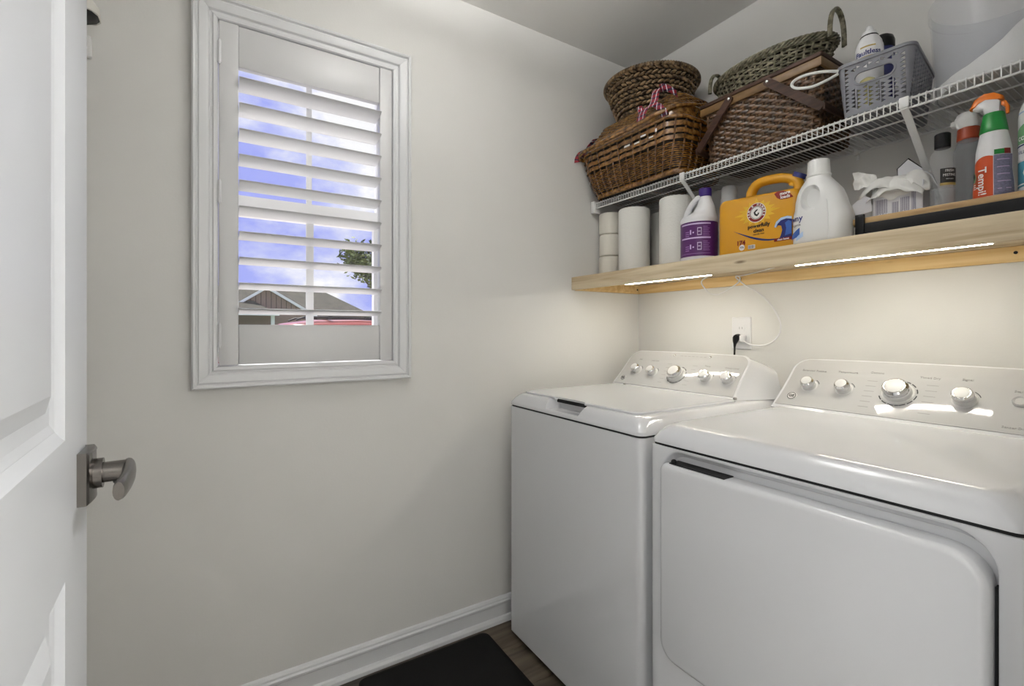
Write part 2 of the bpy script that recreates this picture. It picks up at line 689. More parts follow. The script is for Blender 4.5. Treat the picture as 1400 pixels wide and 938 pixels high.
# ---- casing of the doorway (room side and hall side) and jambs
tr = MB()
for sx, x0 in ((1, RX + .12), (-1, RX)):
    xa, xb = (x0, x0 + .014) if sx > 0 else (x0 - .014, x0)
    tr.box(xa, xb, DY0 - .06, DY0 - .004, 0, DZ + .06).box(xa, xb, DY1, DY1 + .06, 0, DZ + .06).box(xa, xb, DY0 - .004, DY1, DZ, DZ + .06)
tr.box(RX - .001, RX + .121, DY1 - .012, DY1, 0, DZ)
tr.box(RX - .001, RX + .121, DY0 + .012, DY1 - .012, DZ - .012, DZ)
tr.box(RX - .001, RX + .121, DY0 - .004, DY0 + .003, 0, DZ)
struct(tr.build('trim_1', M['trim'], base=(RX, DY0, 0)))

# ---- window_1: casing, frame, two sashes with a muntin, panes
wn = struct(empty('window_1', (0, -1.503, WZ0)))
CP = [(0, .004), (0, .017), (.003, .021), (.011, .022), (.014, .0175), (.020, .0175), (.024, .024), (.030, .0265), (.046, .0285),
      (.049, .025), (.052, .0245), (.055, .031), (.060, .0325), (.064, .029), (.065, .020), (.065, 0), (.02, 0)]
IY0, IY1, IZ0, IZ1 = -1.763, -1.243, 1.064, 2.082


def casing(side):
    ra, rb = [], []
    for d, h in CP:
        y0, y1, z0, z1 = IY0 - d, IY1 + d, IZ0 - d, IZ1 + d
        A, B = {'b': ((h, y0, z0), (h, y1, z0)), 't': ((h, y0, z1), (h, y1, z1)), 'l': ((h, y0, z0), (h, y0, z1)), 'r': ((h, y1, z0), (h, y1, z1))}[side]
        g = .0004                                     # hairline mitre joint
        A = Vector(A)
        B = Vector(B)
        t = (B - A).normalized() * g
        ra.append(tuple(A + t))
        rb.append(tuple(B - t))
    return MB().loft([ra, rb]).build('casing', M['trim'], wn, angle=22)


for sd in 'btlr':
    casing(sd)
jm = MB()
for a in ((WY0, -1.7625), (-1.2435, WY1)):
    jm.box(-.139, -.0005, a[0], a[1], WZ0, WZ1)
jm.box(-.139, -.0005, -1.7625, -1.2435, WZ0, WZ0 + .006).box(-.139, -.0005, -1.7625, -1.2435, WZ1 - .006, WZ1)
jm.build('jamb', M['vinyl'], wn)


def sash(xa, xb, y0, y1, z0, z1, sw, bot, top, ym, mw):
    s = MB().box(xa, xb, y0, y0 + sw, z0, z1).box(xa, xb, y1 - sw, y1, z0, z1).box(xa, xb, y0 + sw, y1 - sw, z0, z0 + bot).box(xa, xb, y0 + sw, y1 - sw, z1 - top, z1)
    so = s.build('sash', M['vinyl'], wn)
    xm = (xa + xb) / 2
    MB().box(xm - .006, xm + .006, ym - mw / 2, ym + mw / 2, z0 + bot, z1 - top).build('muntin', M['vinyl'], so)
    for a, b in ((y0 + sw, ym - mw / 2), (ym + mw / 2, y1 - sw)):
        MB().box(xm - .002, xm + .002, a, b, z0 + bot, z1 - top).build('pane', M['glass'], so)


sash(-.128, -.100, -1.7620, -1.2440, 1.565, 2.074, .022, .038, .03, -1.496, .017)
sash(-.098, -.070, -1.7620, -1.2440, 1.071, 1.572, .040, .045, .040, -1.498, .023)

# ---- ground outside
struct(MB().box(-70, -.6, -60, 40, -.6, -.38).build('ground', M['bounce_ground'], base=(-20, 0, -.4)))
lawn = stuff(tag(MB().box(-60, -15, -55, 38, -.379, -.33).build('lawn', M['grass'], base=(-25, 0, -.37)), 'green lawn in front of the house across the way', 'lawn'))

# ================================================================== THE DOOR
DW, DT = .85, .035
door = struct(empty('door_1', (1.5608, -1.8878, 0), PI + .0474))


def front_y(d):
    return d


def door_slab():
    """local: x from the hinge (0) to the free edge (DW), front face at y=0 looking to -y"""
    z0, z1 = .012, 2.03
    holes = [(.135, .698, 1.035, 1.885), (.135, .698, .20, .862)]
    mb = MB()
    mb.box(0, DW, .014, DT, z0, z1)
    ys = [0, DW]
    # face frame made of strips round the two openings
    xs = (0, .135, .698, DW)
    mb.box(0, .135, 0, .014, z0, z1).box(.698, DW, 0, .014, z0, z1)
    mb.box(.135, .698, 0, .014, z0, .20).box(.135, .698, 0, .014, .862, 1.035).box(.135, .698, 0, .014, 1.885, z1)
    return mb, holes


db, holes = door_slab()
slab = db.build('slab', M['door'], door, local=True)
for (a, b, c, d) in holes:
    pr = [(0, 0), (.004, .0028), (.012, .0064), (.0135, .0072), (.0145, .0072), (.024, .0098), (.032, .0102), (.040, .0102), (.062, .0018), (.066, .0014)]
    rings = [[(a + i, y, c + i), (b - i, y, c + i), (b - i, y, d - i), (a + i, y, d - i)] for i, y in pr]
    MB().loft(rings, cap0=False, cap1=True).build('panel', M['door'], door, local=True, angle=12)
hx, hz = DW - .046, .966
hb = MB()
hb.tube([(hx, -.012, hz), (hx, -.024, hz)], .021, 20)
hb.tube([(hx, -.022, hz), (hx, -.052, hz)], .0145, 18)
han = hb.build('door_handle', M['nickel'], door, local=True)
rs = MB()
rr = []
for y, ix in ((0, 0), (-.010, 0), (-.0125, .003)):
    ring = []
    for i in range(21):                                 # slightly bowed long sides
        t = -1 + 2 * i / 20
        ring.append((hx + (.033 - ix) * t, y - .004 * (1 - t * t), hz + .036 - ix + .001 * (1 - t * t)))
    for i in range(21):
        t = 1 - 2 * i / 20
        ring.append((hx + (.033 - ix) * t, y - .004 * (1 - t * t), hz - .036 + ix))
    rr.append(ring)
rs.loft(rr).build('rosette', M['nickel'], han, local=True)
lv = []
for k in range(15):
    t = k / 14
    xx = hx + .016 - t * .130
    yy = -.051 - .004 * math.sin(t * PI)
    rz_ = .0155 - .002 * t
    ry_ = .0085 - .001 * t
    if k == 0 or k == 14:
        rz_ *= .86
        ry_ *= .8
    lv.append([(xx, yy + ry_ * math.cos(2 * PI * i / 16), hz + rz_ * math.sin(2 * PI * i / 16) - .0006 * t) for i in range(16)])
MB().loft(lv).build('lever', M['nickel'], han, local=True)
MB().tube([(hx - .006, -.038, hz - .0132), (hx - .008, -.038, hz - .0134)], .003, 10).build('set_screw', M['black'], han, local=True)
for z in (.25, 1.05, 1.85):
    MB().tube([(0, -.004, z - .045), (0, -.004, z + .045)], .006, 10).build('hinge', M['nickel'], door, local=True)

# ================================================================== PLANTATION SHUTTER
PY0, PY1, PZ0, PZ1 = -1.7605, -1.2455, 1.0665, 2.0795
sh = thing('plantation_shutter', (.006, PY0, PZ0), 'white plantation shutter with ten open horizontal louvers hinged in the window', 'shutter')
XA, XB = -.0085, .0195
SY0, SY1 = -1.711, -1.2885
for a, b in ((PY0, SY0), (SY1, PY1)):
    MB().rbox(XA, XB, a, b, PZ0, PZ1, .0025, .002, 2).build('stile', M['shutter'], sh)
for a, b in ((PZ0 + .001, 1.187), (1.956, PZ1 - .001)):
    MB().rbox(XA + .002, XB - .003, SY0 + .0005, SY1 - .0005, a, b, .002, .0025, 2).build('rail', M['shutter'], sh)
lou = None
for i in range(10):
    zn = 1.2325 + .0758 * i
    if lou is None:
        ring = []
        tl = math.radians(8)
        for k in range(20):
            a = 2 * PI * k / 20
            u, w = .0415 * math.cos(a), .0058 * math.sin(a)
            ring.append((.0055 + u * math.cos(tl) - w * math.sin(tl), zn - .005 + u * math.sin(tl) + w * math.cos(tl)))
        lou = MB().loft([[(x, SY0 + .0012, z) for x, z in ring], [(x, SY1 - .0012, z) for x, z in ring]]).build('louver', M['shutter'], sh, angle=40)
    else:
        copy_part(lou, (0, 0, .0758 * i), sh)
for z in (1.155, 1.575, 1.985):
    h = MB().tube([(.0245, PY0 + .001, z - .032), (.0245, PY0 + .001, z + .032)], .0042, 10)
    h.tube([(.0245, PY0 + .001, z - .036), (.0245, PY0 + .001, z + .036)], .0026, 8)
    h.box(.0195, .0225, PY0 - .006, PY0 + .006, z - .030, z + .030)
    h.build('hinge', M['trim'], sh)

# ================================================================== WASHER AND DRYER
def rr3(x0, x1, y0, y1, r, z, n=6):
    return [(x, y, z) for x, y in rrect((x0 + x1) / 2, (y0 + y1) / 2, (x1 - x0) / 2, (y1 - y0) / 2, r, n)]


def appliance_top(x0, x1, yf, yb, z0):
    """the moulded top: upright lip, then a broad eased shoulder"""
    prof = [(0, 0, .022), (.010, .0006, .022), (.026, .009, .026), (.036, .0165, .032), (.041, .0215, .036), (.0445, .0275, .040), (.046, .036, .046)]
    rings = []
    for dz, d, r in prof:
        rings.append(rr3(x0 + d, x1 - d, yf + d * 1.05, yb, r, z0 + dz))
    return MB().loft(rings)


PB = (-.275, .9370)      # foot of the control panel (y, z)
PT = (-.145, 1.0765)      # its top


def on_panel(x, t, lift=0.):
    """point on the sloping control panel; t 0 at its foot, 1 at its top"""
    y = PB[0] + (PT[0] - PB[0]) * t
    z = PB[1] + (PT[1] - PB[1]) * t
    n = Vector((0, -(PT[1] - PB[1]), PT[0] - PB[0])).normalized()
    return Vector((x, y, z)) + n * lift


PN = Vector((0, -(PT[1] - PB[1]), PT[0] - PB[0])).normalized()
PU = Vector((0, PT[0] - PB[0], PT[1] - PB[1])).normalized()
PLEN = math.hypot(PT[0] - PB[0], PT[1] - PB[1])


def outline(w0, w1, cx, r, rise, n=8, sag=.0):
    """panel outline in (x, s): foot width w0, top width w1, rounded top corners, flared feet"""
    pts = []
    h = rise
    # right foot up
    pts.append((cx + w0, 0.0))
    for k in range(1, 7):                               # concave flare
        t = k / 7
        pts.append((cx + w0 + (w1 - w0) * (1 - (1 - t) ** 1.9), (h - r) * t))
    for k in range(n + 1):
        a = PI / 2 * k / n
        pts.append((cx + w1 - r + r * math.cos(a), h - r + r * math.sin(a)))
    for k in range(1, 12):                              # faintly crowned top edge
        t = k / 12
        pts.append((cx + (w1 - r) * (1 - 2 * t), h + sag * math.sin(PI * t)))
    for k in range(n + 1):
        a = PI / 2 + PI / 2 * k / n
        pts.append((cx - w1 + r + r * math.cos(a), h - r + r * math.sin(a)))
    for k in range(6, 0, -1):
        t = k / 7
        pts.append((cx - w0 - (w1 - w0) * (1 - (1 - t) ** 1.9), (h - r) * t))
    pts.append((cx - w0, 0.0))
    return pts


def knob(par, x, t, r, h, big=False):
    o = on_panel(x, t)
    q = PN.to_track_quat('Z', 'Y').to_matrix()

    def P(rad, z, k, n=24):
        a = 2 * PI * k / n
        v = q @ Vector((rad * math.cos(a), rad * math.sin(a), z))
        return tuple(o + v)
    prof = [(r * 1.30, .0), (r * 1.30, .003), (r * 1.16, .0045), (r * 1.12, h * .45), (r * .98, h * .52), (r * .95, h * .62)]
    if not big:
        prof = [(r * 1.25, .0), (r * 1.25, .0015), (r * 1.08, .003), (r * 1.02, h * .48), (r * .93, h * .54), (r * .92, h * .62)]
    kb = MB().loft([[P(a, z, k) for k in range(24)] for a, z in prof]).build('knob', M['knobwhite'], par)
    MB().loft([[P(a, z, k) for k in range(24)] for a, z in ((r * .92, h * .40), (r * 1.05, h * .48), (r * 1.05, h * .84), (r * .84, h * .985), (r * .78, h * .985))]).build('knob_ring', M['chrome'], kb)
    MB().loft([[P(a, z, k) for k in range(24)] for a, z in ((r * .80, h * .9), (r * .80, h * 1.0), (r * .75, h * 1.015))]).build('knob_cap', M['knobwhite'], kb)
    # printed tick arc beside the knob
    arc = MB()
    R0, R1 = r * 1.42, r * 1.52
    segs = ((20, 60),) if not big else ((-75, -55), (-50, -30), (-25, -5), (5, 25), (35, 55), (60, 80), (200, 220), (225, 245), (250, 270), (272, 284))
    for a0, a1 in segs:
        n = 6
        ring = []
        for k in range(n + 1):
            a = math.radians(a0 + (a1 - a0) * k / n)
            for R in (R0, R1):
                ring.append(tuple(o + Vector((R * math.cos(a), 0, 0)) + PU * (R * math.sin(a)) + PN * .0022))
        arc.add(ring, [(2 * k, 2 * k + 1, 2 * k + 3, 2 * k + 2) for k in range(n)])
    arc.build('dial_print', M['printdk'], par)
    return kb


def ptext(par, s, x, t, size, m='print'):
    return text(s, size, on_panel(x, t, .0020), (1, 0, 0), PU, M[m], par, squeeze=1.1)


def console(par, cx, w0, w1, yb, gl, gr):
    """white hood behind a silver control panel; gl, gr: how far the shoulders bulge left and right"""
    H = PLEN

    def gr_ring(grow, r, lift):
        return [tuple(on_panel(x, (s if s > 0 else -.009) / H, lift)) for x, s in outline(w0 + grow, w1 + grow, cx, r, H + grow * .6, sag=.003)]
    rings = [gr_ring(.003, .044, 0.), gr_ring(.0055, .046, -.0015), gr_ring(.0075, .048, -.007)]
    for f, k in ((.18, .35), (.4, .68), (.7, .92), (1.0, 1.0)):
        o = outline(w0 + .008, w1 + .008, cx, .050, H + .004, sag=.003)
        rg = []
        for x, s in o:
            p = on_panel(x, (s if s > 0 else -.009) / H, -.008)
            sd = (x - cx) / (w0 + .008)
            g = gl if sd < 0 else gr
            p.x += math.copysign(1, sd) * g * k * min(1, abs(sd) ** 3) * (1 - .35 * s / H)
            p.y = p.y + (yb - p.y) * f
            p.z = max(p.z - .016 * f * (s / H) - (.02 * k * abs(sd) ** 6 * (s / H) if gr > .03 and sd > 0 else 0), .932)
            rg.append(tuple(p))
        rings.append(rg)
    hood = MB().loft(rings).build('console_hood', M['enamel'], par, angle=50)
    face = outline(w0 - .003, w1 - .003, cx, .040, H - .003, sag=.003)
    fc = []
    for lift, d in ((-.001, 0), (.0010, 0), (.0016, .001)):
        fc.append([tuple(on_panel(cx + (x - cx) * (1 - d / w0), (s + (.004 if s < .004 else 0)) / H, lift)) for x, s in face])
    MB().loft(fc, cap0=False).build('control_panel', M['console'], par, angle=50)
    return hood


def badge(par, x, t, r):
    o = on_panel(x, t, .0022)
    n = 28

    def ringp(R, l):
        return [tuple(o + Vector((R * math.cos(2 * PI * k / n), 0, 0)) + PU * (R * math.sin(2 * PI * k / n)) + PN * l) for k in range(n)]
    b = MB().loft([ringp(r, -.001), ringp(r, .001), ringp(r * .94, .0015)]).build('badge', M['knobwhite'], par)
    MB().loft([ringp(r * .90, .0015), ringp(r * .90, .0019), ringp(r * .76, .0019), ringp(r * .76, .0015)], cap0=False, cap1=False).build('badge_ring', M['printdk'], b)
    text('GE', r * .95, o + PN * .0019, (1, 0, 0), PU, M['printdk'], b, bold=.0004)
    return b


# ---- washer
wx0, wx1, wyf, wyb = .091, .762, -.808, -.075
ws = thing('washing_machine', ((wx0 + wx1) / 2, wyf, 0), 'white top loading washing machine in the corner below the window wall', 'washing machine')
MB().loft([rr3(wx0, wx1, wyf, wyb, .022, z) for z in (.020, .8795)]).build('cabinet', M['enamel'], ws)
MB().loft([rr3(wx0 + .004, wx1 - .004, wyf + .004, wyb - .004, .02, z) for z in (.878, .887)]).build('seam', M['gap'], ws)
for fx in (wx0 + .06, wx1 - .06):
    for fy in (wyf + .06, wyb - .06):
        MB().lathe([(.02, 0), (.022, .006), (.012, .009), (.012, .022)], fx, fy, 14).build('foot', M['black'], ws)
tp = appliance_top(wx0, wx1, wyf, wyb, .885).build('top', M['enamel'], ws, angle=40)
lidx0, lidx1, lidy0, lidy1 = .130, .712, -.770, -.292
lid = MB().loft([rr3(lidx0, lidx1, lidy0, lidy1, .03, .930), rr3(lidx0, lidx1, lidy0, lidy1, .03, .9355), rr3(lidx0 + .003, lidx1 - .003, lidy0 + .003, lidy1 - .003, .03, .9385)]).build('lid', M['enamel'], ws)
# scooped finger recess below the lid's front edge
cut = MB()
sc = []
for z, g in ((.900, 0), (.915, .006), (.950, .02)):
    sc.append([(x - wx0 - (wx1 - wx0) / 2, y - wyf, z) for x, y in rrect(.412, -.80, .085 + g, .047 + g * .2, .03, 6)])
cut.loft(sc)
boolean(tp, cut, bevel=.004)
cut = MB()
cut.loft([[(x - wx0 - (wx1 - wx0) / 2, y - wyf, z) for x, y in rrect(.412, -.80, .085, .038, .025, 6)] for z in (.90, .96)])
boolean(lid, cut)
MB().box(.338, .486, -.764, -.7585, .921, .9325).build('handle_slot', M['gap'], lid)
console(ws, .393, .287, .279, wyb, .006, .060)
for x in (.180, .690):
    MB().lathe([(.006, .934), (.006, .941), (.004, .943)], x, -.279, 12).build('lid_hinge', M['print'], ws)
for x, t, r, h, bg_ in ((.198, .42, .0185, .030, 0), (.286, .395, .0185, .030, 0), (.407, .395, .0275, .033, 1), (.540, .385, .0195, .030, 0), (.628, .39, .0195, .030, 0)):
    knob(ws, x, t, r, h, bg_)
badge(ws, .147, .175, .0125)
for s_, x, t, sz in (('Soil', .182, .745, .010), ('Load Size', .262, .73, .010), ('Temp', .521, .68, .010), ('Water Level', .621, .67, .010)):
    ptext(ws, s_, x, t, sz)
bars = MB()
for i in range(6):
    for sx in (-1, 1):
        o = on_panel(.407 + sx * .060 - .010, .16 + i * .10, .0022)
        v = [o, o + Vector((.020, 0, 0)), o + Vector((.020, 0, 0)) + PU * .0018, o + PU * .0018]
        bars.add(v, [(0, 1, 2, 3)])
for i in range(7):
    o = on_panel(.375 + i * .018, .90, .0022)
    bars.add([o, o + Vector((.012, 0, 0)), o + Vector((.012, 0, 0)) + PU * .002, o + PU * .002], [(0, 1, 2, 3)])
stuff(bars.build('panel_print', M['print'], ws))
for x in (.345, .512):
    o = on_panel(x, .91, .001)
    MB().sphere(o, .005, .005, .005, 12, 8).build('button', M['chrome'], ws)

# ---- dryer
dx0, dx1, dyf, dyb = .803, 1.472, -.820, -.075
dr = thing('clothes_dryer', ((dx0 + dx1) / 2, dyf, 0), 'white front loading clothes dryer with a large square door, nearest the camera', 'dryer')
DO = OFF[dr]
def xz(x0, x1, z0, z1, r, y, n=8):
    return [(x, y, z) for x, z in rrect((x0 + x1) / 2, (z0 + z1) / 2, (x1 - x0) / 2, (z1 - z0) / 2, r, n)]


RB = (.8425, 1.4385, .3625, .8735)                       # door recess
MB().loft([xz(dx0, dx1, .020, .8815, .002, dyb), xz(dx0, dx1, .020, .8815, .002, dyf + .014), xz(dx0 + .002, dx1 - .002, .0205, .881, .002, dyf + .006), xz(dx0 + .006, dx1 - .006, .021, .8805, .002, dyf + .0015),
           xz(dx0 + .011, dx1 - .011, .022, .880, .003, dyf),
           xz(RB[0] - .005, RB[1] + .005, RB[2] - .005, RB[3] + .004, .055, dyf), xz(RB[0] - .001, RB[1] + .001, RB[2] - .001, RB[3] + .001, .055, dyf + .0018), xz(RB[0], RB[1], RB[2], RB[3] - .001, .055, dyf + .006),
           xz(RB[0] + .003, RB[1] - .001, RB[2] + .002, RB[3] - .013, .050, dyf + .024)]).build('cabinet', M['enamel'], dr, angle=50)
MB().loft([rr3(dx0 + .004, dx1 - .004, dyf + .004, dyb - .004, .014, z) for z in (.880, .889)]).build('seam', M['gap'], dr)
for fx in (dx0 + .06, dx1 - .06):
    for fy in (dyf + .06, dyb - .06):
        MB().lathe([(.02, 0), (.022, .006), (.012, .009), (.012, .022)], fx, fy, 14).build('foot', M['black'], dr)
appliance_top(dx0, dx1, dyf, dyb, .887).build('top', M['enamel'], dr, angle=40)


def door_ring(d, y):
    x0, x1, z0, z1 = .8465 + d, 1.4335 - d, .3665 + d, .8465 - d
    pts = []
    for (cx, cz, r, a0) in ((x1, z1, .050, 0), (x0, z1, .022, 90), (x0, z0, .045, 180), (x1, z0, .045, 270)):
        r = max(.004, r - d)
        ux = cx - r if cx > 1 else cx + r
        uz = cz - r if cz > .6 else cz + r
        for k in range(8):
            a = math.radians(a0 + 90 * k / 7)
            pts.append((ux + r * math.cos(a), y, uz + r * math.sin(a)))
    return pts


dd = MB().loft([door_ring(.004, -.7962), door_ring(0, -.799), door_ring(0, -.829), door_ring(.002, -.834), door_ring(.006, -.8375), door_ring(.012, -.839)]).build('door', M['enamel'], dr)
MB().box(.874, 1.020, -.8335, -.799, .8462, .8485).build('gap_shade_strip', M['gap'], dd)  # dark strip painting the shade of the gap above the door
MB().sphere((.882, -.826, .8515), .007, .007, .006, 10, 8).build('latch', M['black'], dd)
hg = MB()
hg.box(1.4342, 1.4378, -.812, -.800, .40, .80)
hg.build('hinge_gap', M['gap'], dr)
for z in (.755, .47):
    MB().tube([(1.4365, -.806, z - .03), (1.4365, -.806, z + .03)], .0026, 8).build('hinge', M['print'], dr)
console(dr, 1.1355, .318, .306, dyb, .006, .012)
for x, t, r, h, bg_ in ((.898, .435, .0180, .030, 0), (.992, .434, .0180, .030, 0), (1.119, .45, .0280, .035, 1), (1.252, .445, .0200, .031, 0)):
    knob(dr, x, t, r, h, bg_)
o = on_panel(1.346, .485)
q = PN.to_track_quat('Z', 'Y').to_matrix()
MB().loft([[tuple(o + q @ Vector((a * math.cos(2 * PI * k / 20), a * math.sin(2 * PI * k / 20), z))) for k in range(20)] for a, z in ((.014, 0), (.014, .006), (.012, .009), (.009, .0065))]).build('start_button', M['console'], dr)
badge(dr, .861, .20, .0145)
for s_, x, t, sz in (('Extended Tumble', .893, .75, .0088), ('Temperature', .985, .765, .0088), ('Cottons', 1.057, .79, .0088), ('Timed Dry', 1.175, .76, .0088), ('Signal', 1.248, .77, .0088), ('Start', 1.341, .64, .0088), ('Sensor Dry', 1.345, .10, .0078)):
    ptext(dr, s_, x, t, sz)
bars = MB()
for i in range(6):
    for sx in (-1, 1):
        o = on_panel(1.119 + sx * .066 - .012, .15 + i * .095, .0022)
        bars.add([o, o + Vector((.024, 0, 0)), o + Vector((.024, 0, 0)) + PU * .0018, o + PU * .0018], [(0, 1, 2, 3)])
stuff(bars.build('panel_print', M['print'], dr))

# ================================================================== MAT
mt = MB()
for d, z in ((0, .0005), (0, .004), (.012, .012), (.02, .0135)):
    pass
mt.loft([rr3(.042 + d, 1.12 - d, -1.372 + d, -.884 - d, .03, z) for d, z in ((0, .0005), (0, .005), (.014, .012), (.02, .013))])
tag(mt.build('floor_mat', M['mat'], base=(.6, -1.13, 0)), 'black rubber mat on the dark floor in front of the washer', 'mat')

# ================================================================== OUTLET, CORDS
ol = thing('wall_outlet', (.5405, 0, 1.158), 'white wall outlet above the washing machine with two plugs in it', 'outlet')
MB().loft([[(x, y, z) for x, z in rrect(.5405, 1.158, .0405 - d, .064 - d, .004)] for y, d in ((-.0005, 0), (-.003, 0), (-.006, .003))]).build('cover_plate', M['plastic'], ol)
for z in (1.178, 1.138):
    f = MB().loft([[(x, y, zz) for x, zz in rrect(.5405, z, .0165, .0145, .009)] for y in (-.005, -.0075)]).build('receptacle', M['plastic'], ol)
    MB().box(.5345, .5355, -.0078, -.0072, z - .004, z + .005).box(.5455, .5465, -.0078, -.0072, z - .004, z + .005).build('slot', M['gap'], f)
pc = thing('power_cord', (.524, -.03, 1.138), 'black plug and cord running from the outlet down behind the washer', 'cord')
MB().loft([[(.5305 + r * math.cos(2 * PI * k / 14), -.008 - .003 * j, 1.143 - j * .0005 + r * math.sin(2 * PI * k / 14)) for k in range(14)] for j, r in ((0, .0125), (3, .0135), (6, .012))]).build('plug', M['black'], pc)
pth = smooth_path([(.5300, -.022, 1.140), (.5285, -.026, 1.122), (.527, -.027, 1.104), (.526, -.026, 1.085), (.524, -.028, 1.0), (.52, -.032, .88)], 5)
MB().tube(pth, [.013, .0125, .0118, .011, .010, .0085, .007, .006, .0052, .0046, .0042] + [.0036] * (len(pth) - 11), 12).build('cord', M['black'], pc)

# ================================================================== WOODEN SHELF, LIGHT BARS
ZS = 1.405
wsf = thing('wooden_shelf', (.78, 0, 1.349), 'raw pine wall shelf with a deep front board, above the washer and dryer', 'shelf')
MB().rbox(.001, 1.559, -.408, -.0005, 1.387, ZS, .001, .001, 1).build('shelf_board', M['pine'], wsf)
MB().rbox(.001, 1.559, -.4262, -.4082, 1.349, ZS + .0005, .0015, .0015, 1).build('front_board', M['pine'], wsf)
MB().rbox(.020, 1.559, -.0195, -.0005, 1.347, 1.3868, .001, .001, 1).build('ledger', M['piney'], wsf)
MB().rbox(.0005, .0195, -.4080, -.0005, 1.347, 1.3868, .001, .001, 1).build('ledger', M['piney'], wsf)
for x, y, z in ((.546, -.0198, 1.372), (1.30, -.0198, 1.370), (.0105, -.4085, 0)):
    if z:
        MB().tube([(x, y, z), (x, y - .0012, z)], .0042, 10).build('nail_head', M['gap'], wsf)
MB().tube([(.0198, -.030, 1.366), (.0208, -.030, 1.366)], .0042, 10).build('nail_head', M['gap'], wsf)
for i, (a, b) in enumerate(((.205, .617), (.895, 1.322))):
    lb = thing('light_bar', ((a + b) / 2, -.30, 1.386), 'lit slim light bar under the pine shelf above the ' + ('washer' if i == 0 else 'dryer'), 'light', 'light bars under the shelf')
    MB().rbox(a, b, -.3060, -.2940, 1.3632, 1.3866, .002, .001, 2).build('housing', M['plastic'], lb)
    MB().rbox(a + .003, b - .003, -.3035, -.2965, 1.3620, 1.3631, .002, .0003, 2).build('diffuser', M['led'], lb)
lc = thing('light_cable', (.54, -.03, 1.16), 'thin white cable looping from the light bars down to the outlet', 'cable')
path = smooth_path([(.619, -.300, 1.376), (.52, -.17, 1.383), (.40, -.06, 1.372), (.405, -.042, 1.342), (.425, -.038, 1.322), (.455, -.036, 1.316), (.49, -.034, 1.327), (.540, -.030, 1.354),
                    (.550, -.028, 1.374), (.536, -.026, 1.384), (.532, -.026, 1.378), (.548, -.024, 1.362), (.575, -.022, 1.340), (.612, -.020, 1.318), (.650, -.018, 1.283), (.678, -.017, 1.246), (.700, -.017, 1.196), (.697, -.018, 1.156),
                    (.672, -.02, 1.126), (.634, -.022, 1.112), (.59, -.024, 1.114), (.565, -.026, 1.128)], 6)
MB().tube(path, .0026, 7).build('cable', M['plastic'], lc)
MB().tube(smooth_path([(.893, -.300, 1.376), (.76, -.16, 1.3835), (.60, -.05, 1.383), (.537, -.025, 1.382)], 6), .0019, 6).build('cable', M['plastic'], lc)
MB().rbox(.546, .566, -.030, -.0082, 1.124, 1.150, .006, .003, 3).build('plug', M['plastic'], lc)

# ================================================================== WIRE SHELF
def wire_shelf(name, x0, x1, ywall, sgn, zt, depth, label, pitch, braces, clips):
    """sgn -1: the shelf runs out toward -y"""
    th_ = thing(name, ((x0 + x1) / 2, ywall, zt), label, 'shelf')
    Y = lambda d: ywall + sgn * d
    r = .0014
    wz = zt - r
    wm = None
    n = int((x1 - x0) / pitch)
    for i in range(n + 1):
        x = x0 + .004 + i * pitch
        if wm is None:
            wm = MB().tube([(x, Y(.008), wz), (x, Y(depth - .003), wz), (x, Y(depth), wz - .003), (x, Y(depth), wz - .028)], r, 6).build('cross_wire', M['wire'], th_)
        else:
            copy_part(wm, (x - (x0 + .004), 0, 0), th_)
    for d, z, rad in ((depth - .004, zt - .0055, .0029), (depth - .0035, zt - .0285, .0029), (depth * .55, zt - .0058, .0029), (.012, zt - .0058, .0029)):
        MB().tube([(x0, Y(d), z), (x1, Y(d), z)], rad, 10).build('rail', M['wire'], th_)
    for x in braces:
        p = [(x, Y(depth + .003), zt - .004), (x, Y(depth + .003), zt - .030), (x, Y(depth - .015), zt - .042), (x, Y(.012), zt - .285), (x, Y(.003), zt - .30), (x, Y(.003), zt - .335)]
        b_ = MB()
        rg = []
        for k, q in enumerate(p):
            rg.append([(x + u, q[1] + v * .6, q[2] + v * .4) for u, v in rrect(0, 0, .0085, .0035, .003, 3)])
        b_.loft(rg).build('brace', M['wire'], th_)
        MB().rbox(x - .010, x + .010, min(Y(depth + .0005), Y(depth + .0085)), max(Y(depth + .0005), Y(depth + .0085)), zt - .028, zt - .001, .002, .002, 2).build('brace_hook', M['wire'], th_)
    for x in clips:
        c = MB().rbox(x - .007, x + .007, min(Y(.0005), Y(.016)), max(Y(.0005), Y(.016)), zt - .014, zt + .004, .002, .002, 2)
        c.tube([(x, Y(.001), zt - .012), (x, Y(.001), zt - .028)], .005, 8)
        c.build('wall_clip', M['wire'], th_)
    for xe in (x0 - .006, x1 + .006):
        xa, xb = (xe - .018, xe + .006) if xe < (x0 + x1) / 2 else (xe - .006, xe + .018)
        MB().rbox(max(xa, .0005), min(xb, 1.5595), min(Y(depth - .035), Y(depth + .006)), max(Y(depth - .035), Y(depth + .006)), zt - .048, zt + .006, .004, .003, 2).build('end_bracket', M['wire'], th_)
    return th_


ZW = 1.750
wire_shelf('wire_shelf', .030, 1.545, 0, -1, ZW, .312, 'white wire shelf on the back wall carrying the baskets', .0143, (.505, 1.165), (.30, .62, .94, 1.19, 1.45))
wire_shelf('wire_shelf', .020, 1.50, RY, 1, 1.932, .30, 'white wire shelf carrying a shoe behind the open door', .0286, (.75, 1.3), (.3, .9, 1.35))

